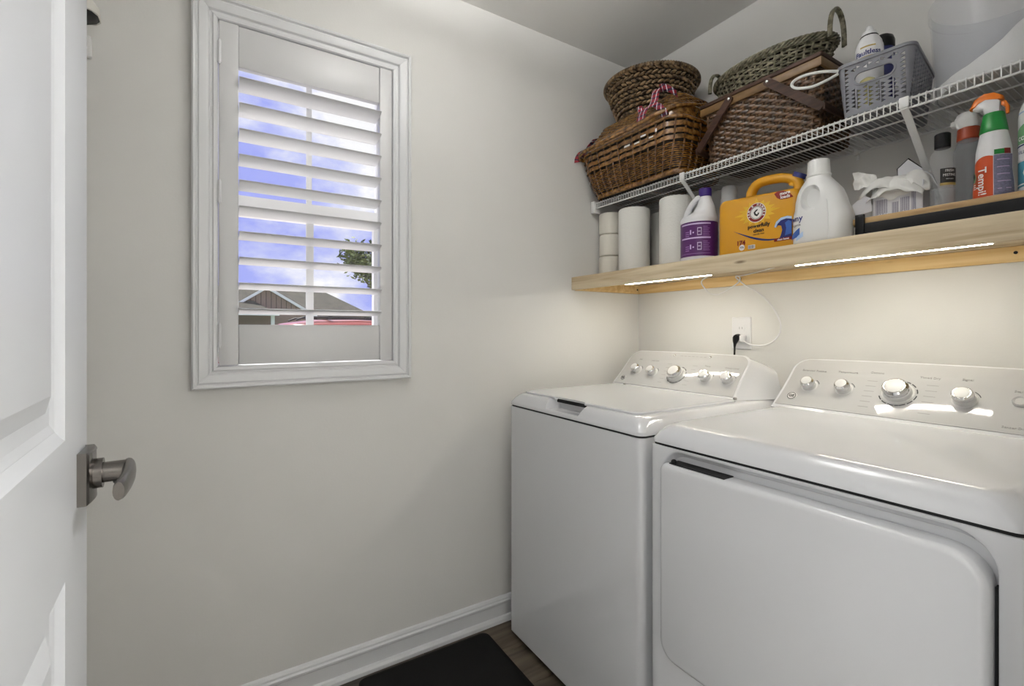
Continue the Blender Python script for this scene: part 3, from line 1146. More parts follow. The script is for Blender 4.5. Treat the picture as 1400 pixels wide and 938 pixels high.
# ---- the shoe
so = thing('shoe', (.105, -2.15, 1.933), 'white knit shoe with a black sole, on a high shelf behind the open door', 'shoe')
rings = []
for t, hw, zt in ((0, .024, .035), (.06, .034, .072), (.18, .036, .088), (.36, .037, .090), (.52, .042, .078), (.70, .048, .066), (.86, .046, .056), (.96, .037, .048), (1.0, .020, .034)):
    y = -2.298 + .285 * t
    rg = []
    for k in range(14):
        a = PI * k / 13
        rg.append((.105 + hw * math.cos(a), y, 1.933 + .011 + (zt - .011) * abs(math.sin(a)) ** .8))
    rings.append(rg)
MB().loft(rings).build('upper', M['shoewhite'], so, angle=60)
sole = []
for t, hw in ((0, .022), (.03, .030), (.15, .036), (.4, .036), (.6, .042), (.78, .046), (.9, .040), (.97, .027), (1.0, .012)):
    y = -2.301 + .287 * t
    lift = .012 * max(0, t - .72) / .28 * (1 if t > .72 else 0)
    sole.append([(.105 + a * hw, y, 1.9335 + lift * .7 + b * .012) for a, b in ((-.9, 0), (.9, 0), (1, .3), (1, 1), (-1, 1), (-1, .3))])
MB().loft(sole).build('sole', M['black'], so, angle=50)
for k in range(4):
    y = -2.173 + k * .035
    z = 1.933 + .093 - k * .0085
    MB().tube([(.105 - .028, y, z - .020), (.105, y + .006, z + .002), (.105 + .028, y, z - .020)], .0045, 6).build('lace', M['black'], so)
st = MB()
for sx in (-1, 1):
    for k in range(3):
        y = -2.115 + k * .032
        st.tube([(.105 + sx * .047, y, 1.952), (.105 + sx * .036, y - .02, 1.982)], .004, 6)
st.build('side_stripe', M['black'], so)

# ================================================================== PAPER ROLLS
tps = []
for i in range(3):
    p = thing('toilet_roll', (.058, -.243, ZS + .0005 + .0980 * i), ('bottom', 'middle', 'top')[i] + ' cream toilet roll of the stack in the shelf corner', 'toilet roll', 'stacked toilet rolls')
    j = .002 * (-1, 1, 0)[i]
    z0 = ZS + .0005 + .0980 * i
    prof = [(.021, .002), (.044, .0), (.0510, .004), (.0525, .015), (.0525, .083), (.051, .0940), (.044, .0975), (.021, .0955)]
    MB().lathe([(.021, .002)] + prof[1:], .058 + j, -.243, 32, z0, cap0=False, cap1=False).build('paper', M['tissue'], p)
    MB().lathe([(.0205, .001), (.0205, .0965), (.0195, .0965), (.0195, .001), (.0205, .001)], .058 + j, -.243, 24, z0, False, False).build('core', M['core'], p)


def towel(x, y, r, label, dz=0):
    p = thing('paper_towel_roll', (x, y, ZS + .0005), label, 'paper towel', 'paper towel rolls on the pine shelf')
    H = .279
    MB().lathe([(.021, .001), (r - .006, 0), (r - .0015, .003), (r, .010), (r, H - .010), (r - .0015, H - .003), (r - .006, H), (.021, H - .001)], x, y, 40, ZS + .0005, False, False).build('paper', M['paper'], p)
    MB().lathe([(.0208, .001), (.0208, H - .001), (.0195, H - .001), (.0195, .001), (.0208, .001)], x, y, 24, ZS + .0005, False, False).build('core', M['core'], p)


towel(.212, -.255, .0655, 'white paper towel roll standing right of the toilet roll stack')
towel(.238, -.085, .062, 'white paper towel roll standing behind the other two, by the wall')
towel(.420, -.245, .0625, 'white paper towel roll standing left of the purple label bottle')

# ================================================================== BLEACH BOTTLE
bx, by, br = .566, -.300, .0625
bl = thing('cleaner_bottle', (bx, by, ZS), 'white jug bottle with purple label and violet cap on the pine shelf', 'bottle')
z0 = ZS + .0005
rings = []
for dz, r, sx in ((0, .056, 0), (.004, .0605, 0), (.012, br, 0), (.148, br, 0), (.152, .0640, 0), (.158, .0640, 0), (.163, .062, 0), (.170, .0575, .003), (.178, .043, .016), (.186, .037, .021), (.204, .030, .025), (.224, .022, .025), (.236, .019, .024), (.244, .018, .024)):
    rings.append([(bx + sx + r * math.cos(2 * PI * k / 36), by + r * math.sin(2 * PI * k / 36) * (1 if dz < .17 else .95), z0 + dz) for k in range(36)])
MB().loft(rings).build('body', M['plastic'], bl, angle=40)
MB().tube(smooth_path([(bx - .046, by - .012, z0 + .168), (bx - .044, by - .012, z0 + .182), (bx - .028, by - .012, z0 + .208), (bx - .004, by - .012, z0 + .230), (bx + .016, by - .010, z0 + .236)], 5), .0105, 12).build('handle', M['plastic'], bl)
MB().lathe([(.0195, .236), (.0215, .238), (.0215, .262), (.019, .265)], bx + .024, by, 28, z0).build('cap', M['violet'], bl)
aC = math.atan2(-1.7617 - by, 1.6407 - bx)
lb_ = patch(bx, by, br + .0006, aC - 1.65, aC + 1.3, z0 + .022, z0 + .143, 30).build('label_band', M['purple'], bl)
def strip(par, ax, ay, R, a0, a1, za, zb, m, nm='label_print'):
    return patch(ax, ay, R, a0, a1, za, zb, 10).build(nm, M[m], par)
L0, L1 = aC - 1.1, aC + .62
for zz in (.132, .083):
    strip(bl, bx, by, br + .0012, L0, L1, z0 + zz, z0 + zz + .005, 'lilac')
strip(bl, bx, by, br + .0012, L0, L1, z0 + .0305, z0 + .032, 'lilac2')
for zb in (.088, .037):
    h = .040 if zb > .05 else .042
    for k in range(6):
        strip(bl, bx, by, br + .0012, aC + .20, aC + .20 + (.36, .32, .38, .30, .36, .24)[k], z0 + zb + .004 + k * .006, z0 + zb + .006 + k * .006, 'lilac2')
    for k in range(3):
        strip(bl, bx, by, br + .0012, aC - .78, aC - .55, z0 + zb + .004 + k * .007, z0 + zb + .007 + k * .007, 'lilac2')
    for (a, b, c, d) in ((-.10, .12, .006, .0085), (-.10, .12, .030, .0325), (-.10, -.075, .006, .032), (.095, .12, .006, .032), (-.06, .06, .018, .0205), (-.35, -.27, .014, .019), (-.5, -.42, .010, .026)):
        strip(bl, bx, by, br + .0012, aC + a, aC + b, z0 + zb + c, z0 + zb + d, 'lilac')

# ================================================================== YELLOW DETERGENT JUG
jx0, jx1, jyf, jyb = .658, .920, -.332, -.236
jg = thing('detergent_jug', ((jx0 + jx1) / 2, (jyf + jyb) / 2, ZS), 'big yellow laundry detergent jug with a carrying handle, on the pine shelf', 'detergent')
JO = OFF[jg]
zb0 = ZS + .0005
jr = []
for y, d in ((jyf, .018), (jyf + .004, .008), (jyf + .012, .002), (jyf + .022, 0), (jyb - .022, 0), (jyb - .012, .002), (jyb - .004, .008), (jyb, .018)):
    pts = []
    x0, x1, za, zt = jx0 + d, jx1 - d, zb0 + d * .5, zb0 + .198 - d * .55
    for cx, cz, r, a0 in ((x1, zt, .022, 0), (x0, zt, .022, 90), (x0, za, .012, 180), (x1, za, .012, 270)):
        ux = cx - r if cx > .8 else cx + r
        uz = cz - r if cz > 1.5 else cz + r
        for k in range(6):
            a = math.radians(a0 + 90 * k / 5)
            zz = uz + r * math.sin(a)
            xx = ux + r * math.cos(a)
            if a0 == 0:
                zz -= .012
            pts.append((xx, y, zz))
    jr.append(pts)
body = MB().loft(jr).build('body', M['yellow'], jg, angle=50)
jm_ = (jyf + jyb) / 2 - .012
MB().tube(smooth_path([(.757, jm_, zb0 + .188), (.759, jm_, zb0 + .208), (.773, jm_, zb0 + .228), (.800, jm_, zb0 + .236), (.850, jm_, zb0 + .232), (.880, jm_, zb0 + .222), (.902, jm_, zb0 + .206), (.908, jm_, zb0 + .180)], 5), [.0145] * 36, 14, flat=1.25).build('handle', M['yellow'], jg, angle=50)
MB().tube([(.890, jm_, zb0 + .196), (.905, jm_, zb0 + .222)], .0155, 16).build('vent_neck', M['yellow'], jg)
MB().tube([(.904, jm_, zb0 + .219), (.9105, jm_, zb0 + .231)], .0185, 20).build('vent_cap', M['navy'], jg)
# label art: thin printed shapes on the front face
jy = jyf - .0004


def flat(par, poly, m, y=None, nm='label_print', lift=0.):
    yy = (jy if y is None else y) - lift
    return MB().add([(x, yy, z) for x, z in poly], [tuple(range(len(poly)))]).build(nm, M[m], par)


def ringp(cx, cz, R, n=30):
    return [(cx + R * math.cos(2 * PI * k / n), cz + R * math.sin(2 * PI * k / n)) for k in range(n)]


def annulus(par, cx, cz, R0, R1, y, m, a0=0, a1=360, n=30):
    vs = []
    for k in range(n + 1):
        a = math.radians(a0 + (a1 - a0) * k / n)
        for R in (R0, R1):
            vs.append((cx + R * math.cos(a), y, cz + R * math.sin(a)))
    return MB().add(vs, [(2 * k, 2 * k + 1, 2 * k + 3, 2 * k + 2) for k in range(n)]).build('label_print', M[m], par)


lx, lz = .7965, 1.538
star = []
for k in range(32):
    R = .062 if k % 2 == 0 else .045
    if k % 8 == 0:
        R = .075
    star.append((lx + R * 1.0 * math.cos(2 * PI * k / 32), lz + R * .62 * math.sin(2 * PI * k / 32)))
flat(jg, star, 'lemon', lift=0)
flat(jg, ringp(lx, lz, .0305), 'white', lift=.0004)
annulus(jg, lx, lz, .0205, .0288, jy - .0008, 'maroon')
annulus(jg, lx, lz, .0178, .0190, jy - .0008, 'ink')
for k, ch in enumerate('ARM & HAMMER'):
    a = math.radians(205 - k * 21.0)
    text(ch, .0088, (lx + .0246 * math.cos(a), jy - .0012, lz + .0246 * math.sin(a)), (math.sin(a), 0, -math.cos(a)), (math.cos(a), 0, math.sin(a)), M['white'], jg, bold=.0002)
arm = [(-.009, .002), (-.004, .007), (.003, .011), (.005, .009), (.003, .006), (-.003, .002), (-.002, -.003), (.003, -.006), (.005, -.001), (.009, -.001), (.008, -.006), (.002, -.012), (-.006, -.007)]
flat(jg, [(lx + a, lz + b) for a, b in arm], 'ink', lift=.0008)
text('powerfully', .0165, (.8035, jy - .0006, 1.4965), (1, 0, 0), (0, 0, 1), M['ink'], jg, bold=.0004)
text('clean', .0165, (.8035, jy - .0006, 1.4815), (1, 0, 0), (0, 0, 1), M['ink'], jg, bold=.0004)
text('naturally clean', .0062, (.8035, jy - .0006, 1.4705), (1, 0, 0), (0, 0, 1), M['ink'], jg)
leafp = [(.852, 1.583), (.862, 1.588), (.880, 1.586), (.896, 1.578), (.908, 1.562), (.890, 1.560), (.870, 1.562), (.860, 1.569)]
flat(jg, leafp, 'maroon', lift=.0004)
text('more', .0135, (.884, jy - .0010, 1.5785), (1, 0, 0), (0, 0, 1), M['white'], jg, bold=.0004)
text('loads', .0135, (.885, jy - .0010, 1.5675), (1, 0, 0), (0, 0, 1), M['white'], jg, bold=.0004)
swp, swq = [], []
for k in range(17):
    t = k / 16
    x = .720 + t * .150
    z = 1.492 - .052 * math.sin(t * PI * .56) + .004 * t
    swp.append((x, z))
    swq.append((x, z + .0004 + .0058 * math.sin(t * PI * .9)))
flat(jg, swp + swq[::-1], 'navy', lift=.0004)
wave = [(.866, 1.442), (.872, 1.455), (.876, 1.470), (.873, 1.483), (.864, 1.486), (.858, 1.480), (.860, 1.492), (.872, 1.501), (.888, 1.503), (.904, 1.499), (.904, 1.444)]
flat(jg, wave, 'navy', lift=.0005)
flat(jg, [(.884, 1.452), (.888, 1.474), (.884, 1.490), (.894, 1.496), (.903, 1.490), (.903, 1.455)], 'blue', lift=.0009)
flat(jg, [(.852, 1.482), (.858, 1.497), (.872, 1.507), (.892, 1.509), (.904, 1.505), (.904, 1.498), (.888, 1.502), (.872, 1.499), (.862, 1.490), (.858, 1.480)], 'paleblue', lift=.0009)
flat(jg, [(.852, 1.4375), (.904, 1.4375), (.904, 1.4465), (.852, 1.4465)], 'maroon', lift=.0010)
text('clean burst', .0078, (.879, jy - .0016, 1.4420), (1, 0, 0), (0, 0, 1), M['white'], jg, bold=.0002)
text('174', .0205, (.745, jy - .0008, 1.4500), (1, 0, 0), (0, 0, 1), M['maroon'], jg, bold=.0006)
flat(jg, ringp(.748, 1.4355, .0095), 'white', lift=.0002)
text('75%', .0085, (.748, jy - .0010, 1.4355), (1, 0, 0), (0, 0, 1), M['ink'], jg)
flat(jg, [(.769, 1.4275), (.792, 1.4275), (.792, 1.4395), (.769, 1.4395)], 'white', lift=.0003)
for k in range(7):
    flat(jg, [(.7705 + k * .003, 1.4285), (.7722 + k * .003, 1.4285), (.7722 + k * .003, 1.4385), (.7705 + k * .003, 1.4385)], 'ink' if k % 3 else 'greyvio', lift=.0007)

# ---- white bottle behind, seen between the bleach and the jug
pb = thing('squeeze_bottle', (.561, -.115, ZS), 'white bottle with a ribbed flip cap, mostly hidden behind the yellow jug', 'bottle')
MB().lathe([(.033, 0), (.036, .004), (.036, .205), (.033, .222), (.030, .232)], .561, -.115, 28, zb0).build('body', M['plastic'], pb)
MB().lathe([(.031, .232), (.032, .236), (.030, .262), (.0275, .266), (.0275, .300), (.022, .310), (.010, .314)], .561, -.115, 28, zb0).build('flip_cap', M['plastic'], pb)

# ================================================================== WHITE SOFTENER BOTTLE
fx, fy = .995, -.352
fb = thing('softener_bottle', (fx, fy, ZS), 'large plain white fabric softener bottle with a moulded grip, right of the yellow jug', 'bottle')
rings = []
for dz, hx_, hy_, sx in ((0, .066, .040, 0), (.004, .071, .044, 0), (.012, .0745, .047, 0), (.085, .0745, .047, 0), (.100, .0715, .047, -.001), (.112, .0675, .0465, -.002), (.135, .064, .045, -.004), (.160, .057, .042, -.006), (.180, .046, .037, -.009), (.195, .036, .031, -.010), (.203, .030, .029, -.010), (.210, .0290, .0285, -.010)):
    rings.append([(x, y, zb0 + dz * .905) for x, y in rrect(fx + sx * .951, fy, hx_ * .951, hy_ * .95, hy_ * .87, 8)])
fbo = MB().loft(rings).build('body', M['milky'], fb, angle=50)
FO = OFF[fb]
cut = MB()
cut.loft([[(fx - .012 + (hx_ + .0) * math.cos(2 * PI * k / 28) * s - FO[0], y - FO[1], zb0 + .127 + .036 * s * math.sin(2 * PI * k / 28) - FO[2]) for k in range(28)] for y, s, hx_ in ((fy - .08, 1.25, .025), (fy - .038, 1.0, .025), (fy - .021, .72, .025))])
boolean(fbo, cut, bevel=.004, angle=40)
MB().lathe([(.0285, .187), (.030, .1885), (.030, .194), (.028, .1955), (.0262, .230), (.0243, .233)], fx - .0095, fy, 32, zb0).build('cap', M['milky'], fb)
MB().tube([(fx + .034, fy - .0435, zb0 + .006), (fx + .034, fy - .0445, zb0 + .074), (fx + .030, fy - .0430, zb0 + .112)], .0012, 6).build('mould_seam', M['milky'], fb)
fyf = fy - .0452
wcx, wR = fx - (.0745 * .951 - .047 * .87), .0456
text('Downy', .024, (wcx + math.cos(3.95), fy + math.sin(3.95), 1.480), (1, 0, 0), (0, 0, 1), M['navy'], fb, wrap=(wcx, fy, wR), bold=.0003)
text('free & gentle', .009, (wcx + math.cos(4.1), fy + math.sin(4.1), 1.462), (1, 0, 0), (0, 0, 1), M['ink'], fb, wrap=(wcx, fy, wR))

patch(wcx, fy, wR, 3.6, 4.55, 0, 0, 10, shape=lambda t: (1.425 + .004 * t, 1.432 + .022 * t)).build('label_print', M['blue'], fb)
patch(wcx, fy, wR, 4.3, 4.75, 0, 0, 10, shape=lambda t: (1.418 + .010 * t, 1.428 + .014 * t)).build('label_print', M['paleblue'], fb)

# ================================================================== RISER WITH SPRAY BOTTLES
rz = 1.4610
rs_ = thing('shelf_riser', (1.30, -.25, ZS), 'low wooden riser on black legs, standing on the right of the pine shelf', 'riser')
MB().rbox(1.056, 1.535, -.345, -.130, rz - .0155, rz, .003, .002, 2).build('plank', M['bamboo'], rs_)
MB().rbox(1.094, 1.515, -.352, -.3455, ZS + .001, rz - .0160, .001, .001, 1).build('front_bar', M['black'], rs_)
MB().rbox(1.094, 1.515, -.130, -.122, ZS + .012, rz - .014, .001, .001, 1).build('back_bar', M['black'], rs_)
for x, y in ((1.083, -.352), (1.515, -.352), (1.083, -.130), (1.515, -.130)):
    MB().rbox(x - .009, x + .011, y - .004, y + .0065, ZS + .0005, rz + .008, .002, .001, 2).build('leg', M['black'], rs_)
MB().rbox(1.1930, 1.2010, -.2385, -.2345, rz + .0002, rz + .062, .0015, .001, 2).build('upright', M['black'], rs_)

# ---- torn box of dryer sheets
bx0, bx1, byf, byb = 1.078, 1.186, -.262, -.165
bz0, bz1 = rz + .0005, rz + .092
bxx = thing('tissue_box', ((bx0 + bx1) / 2, byf, bz0), 'torn open white carton with white dryer sheets spilling out, on the riser', 'box')
cb = MB().box(bx0, bx1, byf, byf + .0012, bz0, bz1 - .018).box(bx0, bx1, byb - .0012, byb, bz0, bz1).box(bx0, bx0 + .0012, byf, byb, bz0, bz1 - .01).box(bx1 - .0012, bx1, byf, byb, bz0, bz1 - .004).box(bx0, bx1, byf, byb, bz0, bz0 + .0012)
cb.build('carton', M['carton'], bxx)
fm = MB()
fm.add([(bx0 + .030, byb - .02, bz1), (bx1, byb - .002, bz1 - .002), (bx1 - .012, byb + .002, bz1 + .028), (bx0 + .050, byb - .012, bz1 + .080), (bx0 + .030, byb - .02, bz1 + .058)], [(0, 1, 2, 3, 4)])
fm.add([(bx0 + .030, byb - .016, bz1), (bx1, byb + .002, bz1 - .002), (bx1 - .012, byb + .006, bz1 + .030), (bx0 + .049, byb - .006, bz1 + .085), (bx0 + .026, byb - .016, bz1 + .060)], [(4, 3, 2, 1, 0)], 1)
fm.build('lid_flap', [M['carton'], M['ink']], bxx)
tf = MB()
tf.add([(bx0, byf - .001, bz0 + .030), (bx0 - .030, byf - .022, bz0 + .022), (bx0 - .040, byf - .020, bz0 + .052), (bx0 - .016, byf - .012, bz0 + .074), (bx0 - .003, byf - .001, bz0 + .066)], [(0, 1, 2, 3, 4)])
tf.build('torn_flap', M['carton'], bxx)


def crumple(name, cx, cy, cz, sx, sy, sz, seed, n=15, amp=.3):
    rnd = random.Random(seed)
    ph = [(rnd.uniform(0, 6.28), rnd.uniform(2, 6), rnd.uniform(2, 6)) for _ in range(5)]
    vs = []
    for j in range(n + 1):
        for i in range(n + 1):
            u, v = i / n - .5, j / n - .5
            w = sum(math.sin(a + b * u * 2 + c * v * 2) for a, b, c in ph) / 5
            dome = max(0, 1 - 3.4 * (u * u + v * v))
            vs.append((cx + sx * u * (1 + amp * .5 * w), cy + sy * v * (1 - amp * .4 * w), cz + sz * (dome * .75 + amp * abs(w)) - .02 * max(0, u * u + v * v - .16) * 4))
    fs = [(j * (n + 1) + i, j * (n + 1) + i + 1, (j + 1) * (n + 1) + i + 1, (j + 1) * (n + 1) + i) for j in range(n) for i in range(n)]
    o = MB().add(vs, fs).build(name, M['sheet'], bxx, angle=180)
    so_ = o.modifiers.new('thick', 'SOLIDIFY')
    so_.thickness = .0008
    return o


crumple('dryer_sheet', 1.130, -.232, bz0 + .070, .125, .105, .060, 3)
crumple('dryer_sheet', 1.098, -.240, bz0 + .086, .095, .08, .042, 11)
crumple('dryer_sheet', 1.158, -.225, bz0 + .080, .08, .085, .055, 21)
# sheet corners drawn out over the left and front sides
cs = MB()
g = []
for j in range(7):
    for i in range(5):
        t, s = j / 6, i / 4 - .5
        x = 1.085 - .046 * t
        y = -.252 - .022 * t + .004 * math.sin(j * 1.7)
        z = bz0 + .098 + .012 * math.sin(t * 3.1) + .018 * t + s * (.050 - .012 * t) + .005 * math.sin(i * 2.1 + j)
        g.append((x, y + .006 * math.cos(i * 2.4 + j), z))
cs.add(g, [(j * 5 + i, j * 5 + i + 1, j * 5 + i + 6, j * 5 + i + 5) for j in range(6) for i in range(4)])
cs.build('dryer_sheet', M['sheet'], bxx, angle=180)
cs = MB()
g = []
for j in range(7):
    for i in range(7):
        t, s = j / 6, i / 6 - .5
        g.append((1.128 + s * .072 + .004 * math.sin(j), byf - .004 - .004 * math.sin(t * PI) - .001 * math.cos(i * 2), bz0 + .098 - .046 * t * (1 - 1.1 * s * s) + .004 * math.sin(i * 1.9)))
cs.add(g, [(j * 7 + i, j * 7 + i + 1, j * 7 + i + 8, j * 7 + i + 7) for j in range(6) for i in range(6)])
cs.build('dryer_sheet', M['sheet'], bxx, angle=180)
pr = MB()
rnd = random.Random(5)
for x0, x1_, zt in ((1.086, 1.112, .056), (1.122, 1.136, .044), (1.140, 1.158, .052), (1.163, 1.172, .062)):
    x = x0
    while x < x1_:
        h0 = rnd.uniform(.006, .020)
        pr.add([(x, byf - .0004, bz0 + h0), (x + .0011, byf - .0004, bz0 + h0), (x + .0011, byf - .0004, bz0 + zt), (x, byf - .0004, bz0 + zt)], [(0, 1, 2, 3)])
        x += .0024
pr.build('fine_print', M['greyvio'], bxx)


# ---- clear bottle with the black cap
cx_, cy_, cr_ = 1.2315, -.292, .0235
cl = thing('mist_bottle', (cx_, cy_, rz), 'clear slim bottle with a black cap and black label on the riser', 'bottle')
MB().lathe([(.021, .0005), (cr_, .004), (cr_, .120), (.0215, .130), (.0165, .138), (.0105, .143), (.0105, .148)], cx_, cy_, 32, rz).build('body', M['clear'], cl)
MB().lathe([(.0145, .1435), (.0150, .145), (.0150, .176), (.0135, .178)], cx_, cy_, 28, rz).build('cap', M['black'], cl)
MB().lathe([(.020, .003), (.0222, .005), (.0222, .045), (.0005, .045)], cx_, cy_, 24, rz).build('liquid', M['smoke'], cl)
ac = math.atan2(-1.7617 - cy_, 1.6407 - cx_)
patch(cx_, cy_, cr_ + .0005, ac - .18, ac + 1.25, rz + .056, rz + .090, 14).build('label_band', M['ink'], cl)
patch(cx_, cy_, cr_ + .0007, ac - .20, ac + 1.20, rz + .050, rz + .056, 14).build('label_print', M['gold'], cl)
for s, z, sz in (('FRESH', .0835, .0085), ('MISTING', .0735, .0088), ('fabric spray', .0645, .0042)):
    text(s, sz, (cx_ + cr_ * math.cos(ac + .56), cy_ + cr_ * math.sin(ac + .56), rz + z), (1, 0, 0), (0, 0, 1), M['white'], cl, wrap=(cx_, cy_, cr_ + .0010), squeeze=.78)


def trigger_head(par, x, y, z, s, m_top, m_body, m_trig, ang):
    """sprayer: shroud, nozzle toward +u, trigger below; ang turns u about z"""
    ca, sa = math.cos(ang), math.sin(ang)

    def P(u, v, w):
        return (x + ca * u - sa * v, y + sa * u + ca * v, z + w)

    def body(prof, hw, m, nm, round_=.35):
        rings = []
        for v, k in ((-hw, round_), (-hw * .75, .92), (0, 1), (hw * .75, .92), (hw, round_)):
            cu = sum(a for a, b in prof) / len(prof)
            cw = sum(b for a, b in prof) / len(prof)
            kk = 1 - (1 - k) * .45
            rings.append([P(cu + (a - cu) * kk, v, cw + (b - cw) * kk) for a, b in prof])
        return MB().loft(rings).build(nm, M[m], par, angle=50)
    body([(s * a, s * b) for a, b in ((.42, .62), (.44, .95), (.10, 1.30), (-.45, 1.45), (-1.05, 1.15), (-1.22, .72), (-.95, .60), (-.60, .55), (-.50, 0), (.40, 0))], s * .42, m_body, 'spray_head')
    body([(s * a, s * b) for a, b in ((.62, .98), (.58, 1.32), (.12, 1.72), (-.5, 1.84), (-1.12, 1.50), (-1.42, .80), (-1.10, .84), (-.85, 1.10), (-.40, 1.26), (.10, 1.12))], s * .44, m_top, 'spray_shroud', .6)
    body([(s * a, s * b) for a, b in ((.44, .92), (.72, .88), (.92, .40), (.90, -.20), (.74, -.22), (.72, .32), (.44, .60))], s * .20, m_trig, 'trigger')


# ---- clear spray bottle, rust collar
sx_, sy_ = 1.2585, -.215
s1 = thing('spray_bottle', (sx_, sy_, rz), 'smoky clear spray bottle with rust red collar behind the black capped bottle', 'bottle', 'spray bottles on the riser')
MB().lathe([(.024, .0005), (.0275, .005), (.0275, .120), (.0285, .128), (.0285, .136), (.026, .150), (.0195, .168), (.0165, .174), (.0165, .180)], sx_, sy_, 32, rz).build('body', M['smoke'], s1)
MB().lathe([(.0205, .170), (.0220, .172), (.0205, .198), (.018, .200)], sx_, sy_, 28, rz).build('collar', M['redcap'], s1)
hd = []
for t, hw, hu in ((.199, .0175, .019), (.208, .0195, .0215), (.222, .019, .021), (.234, .015, .017), (.240, .008, .010)):
    hd.append([(sx_ - .004 * (t - .199) / .04 + a, sy_ + b, rz + t) for a, b in rrect(0, 0, hu, hw, .010, 4)])
MB().loft(hd).build('spray_head', M['milky'], s1, angle=40)
MB().loft([[(sx_ - .018 - d, sy_ - .012 * w + a, rz + .216 + b) for a, b in rrect(.0, 0, .009, .007, .004, 3)] for d, w in ((0, 0), (.012, .3))]).build('nozzle', M['milky'], s1)
for k in range(4):
    patch(sx_, sy_, .0279, aC + .1, aC + .9, rz + .040 + k * .018, rz + .0415 + k * .018, 8).build('mould_line', M['clear'], s1)

# ---- white / green / red spray bottle with the orange trigger
tx, ty = 1.318, -.288
s2 = thing('spray_bottle', (tx, ty, rz), 'white spray bottle with green collar, red label and orange trigger', 'bottle', 'spray bottles on the riser')
prof = [(0, .030, .026), (.004, .0335, .029), (.030, .0330, .0285), (.062, .0295, .027), (.092, .0300, .027), (.112, .0290, .0265), (.138, .0245, .0235), (.152, .0220, .0215), (.156, .0218, .0213)]
MB().loft([[(x, y, rz + .0005 + z) for x, y in ellipse(tx, ty, a, b, 36)] for z, a, b in prof]).build('body', M['plastic'], s2, angle=50)
MB().loft([[(x, y, rz + z) for x, y in ellipse(tx, ty, a, a, 32)] for z, a in ((.150, .0228), (.153, .0236), (.158, .0228), (.192, .0175), (.194, .016))]).build('collar', M['green'], s2, angle=40)
trigger_head(s2, tx, ty, rz + .192, .0275, 'orange', 'plastic', 'orange', 0.0)


def bottle_patch(par, a0, a1, zf0, zf1, m, grow=.0006, n=14, nz=6, nm='label_print'):
    """label following the waisted bottle body"""
    def rad(z):
        for (za, aa, ba), (zb, ab, bb) in zip(prof, prof[1:]):
            if za <= z <= zb:
                f = (z - za) / (zb - za)
                return aa + (ab - aa) * f, ba + (bb - ba) * f
        return prof[-1][1:]
    vs = []
    for i in range(n + 1):
        t = i / n
        a = a0 + (a1 - a0) * t
        for j in range(nz + 1):
            z = zf0(t) + (zf1(t) - zf0(t)) * j / nz
            A, B = rad(z)
            vs.append((tx + (A + grow) * math.cos(a), ty + (B + grow) * math.sin(a), rz + .0005 + z))
    return MB().add(vs, [(i * (nz + 1) + j, (i + 1) * (nz + 1) + j, (i + 1) * (nz + 1) + j + 1, i * (nz + 1) + j + 1) for i in range(n) for j in range(nz)]).build(nm, M[m], par, angle=60)


ab = math.atan2(-1.7617 - ty, 1.6407 - tx)
bottle_patch(s2, ab - 1.55, ab - .05, lambda t: .005, lambda t: .080 + .016 * math.sin(t * 2.2), 'red', nm='label_band')
bottle_patch(s2, ab - .02, ab + 1.2, lambda t: .006, lambda t: .094, 'greyvio', nm='label_band')
bottle_patch(s2, ab + .0, ab + 1.0, lambda t: .095, lambda t: .106, 'green')
bottle_patch(s2, ab + .55, ab + 1.0, lambda t: .0945, lambda t: .1065, 'maroon', grow=.001)
for k in range(5):
    bottle_patch(s2, ab + .15, ab + .9, lambda t: .018 + k * .016, lambda t: .0195 + k * .016, 'lilac', grow=.001, nz=1)
bottle_patch(s2, ab + .30, ab + .62, lambda t: .008, lambda t: .010 + .024 * (1 - abs(t - .5) * 2), 'greyvio', grow=.0012)
text('Tempi!', .022, (tx + .0335 * math.cos(ab - .60), ty + .0335 * math.sin(ab - .60), rz + .040), (0, 0, -1), (1, 0, 0), M['white'], s2, wrap=(tx, ty, .0336), bold=.0004)
patch(tx, ty, .0334, ab - 1.28, ab - .98, rz + .040, rz + .064, 10, shape=lambda t: (rz + .052 - .012 * math.sin(t * PI), rz + .052 + .012 * math.sin(t * PI))).build('label_print', M['leaf'], s2)
patch(tx, ty, .0338, ab - 1.22, ab - 1.05, rz + .040, rz + .064, 10, shape=lambda t: (rz + .054 - .008 * math.sin(t * PI), rz + .056 + .007 * math.sin(t * PI))).build('label_print', M['ink'], s2)
for k in range(3):
    patch(tx, ty, .0338, ab - 1.20, ab - 1.0, rz + .026 + k * .0045, rz + .028 + k * .0045, 6).build('label_print', M['white'], s2)

# ---- bottle at the right edge of the frame
ex, ey, er = 1.386, -.270, .033
s3 = thing('foam_can', (ex, ey, rz), 'tall white can with green and teal label at the right of the riser', 'can')
MB().lathe([(.031, .0005), (er, .003), (er, .168), (.0315, .185), (.027, .200), (.020, .211), (.012, .216)], ex, ey, 36, rz).build('body', M['plastic'], s3)
MB().lathe([(.012, .216), (.013, .220), (.013, .238), (.008, .242)], ex, ey, 20, rz).build('nozzle', M['plastic'], s3)
ae = math.atan2(-1.7617 - ey, 1.6407 - ex)
patch(ex, ey, er + .0005, ae - 1.9, ae + 1.6, rz + .006, rz + .070, 24, shape=lambda t: (rz + .014 + .012 * t, rz + .072)).build('label_band', M['teal'], s3)
patch(ex, ey, er + .0006, ae - 1.9, ae + 1.6, 0, 0, 24, shape=lambda t: (rz + .112 - .006 * t, rz + .130 + .026 * math.sin(t * PI))).build('label_band', M['leaf'], s3)
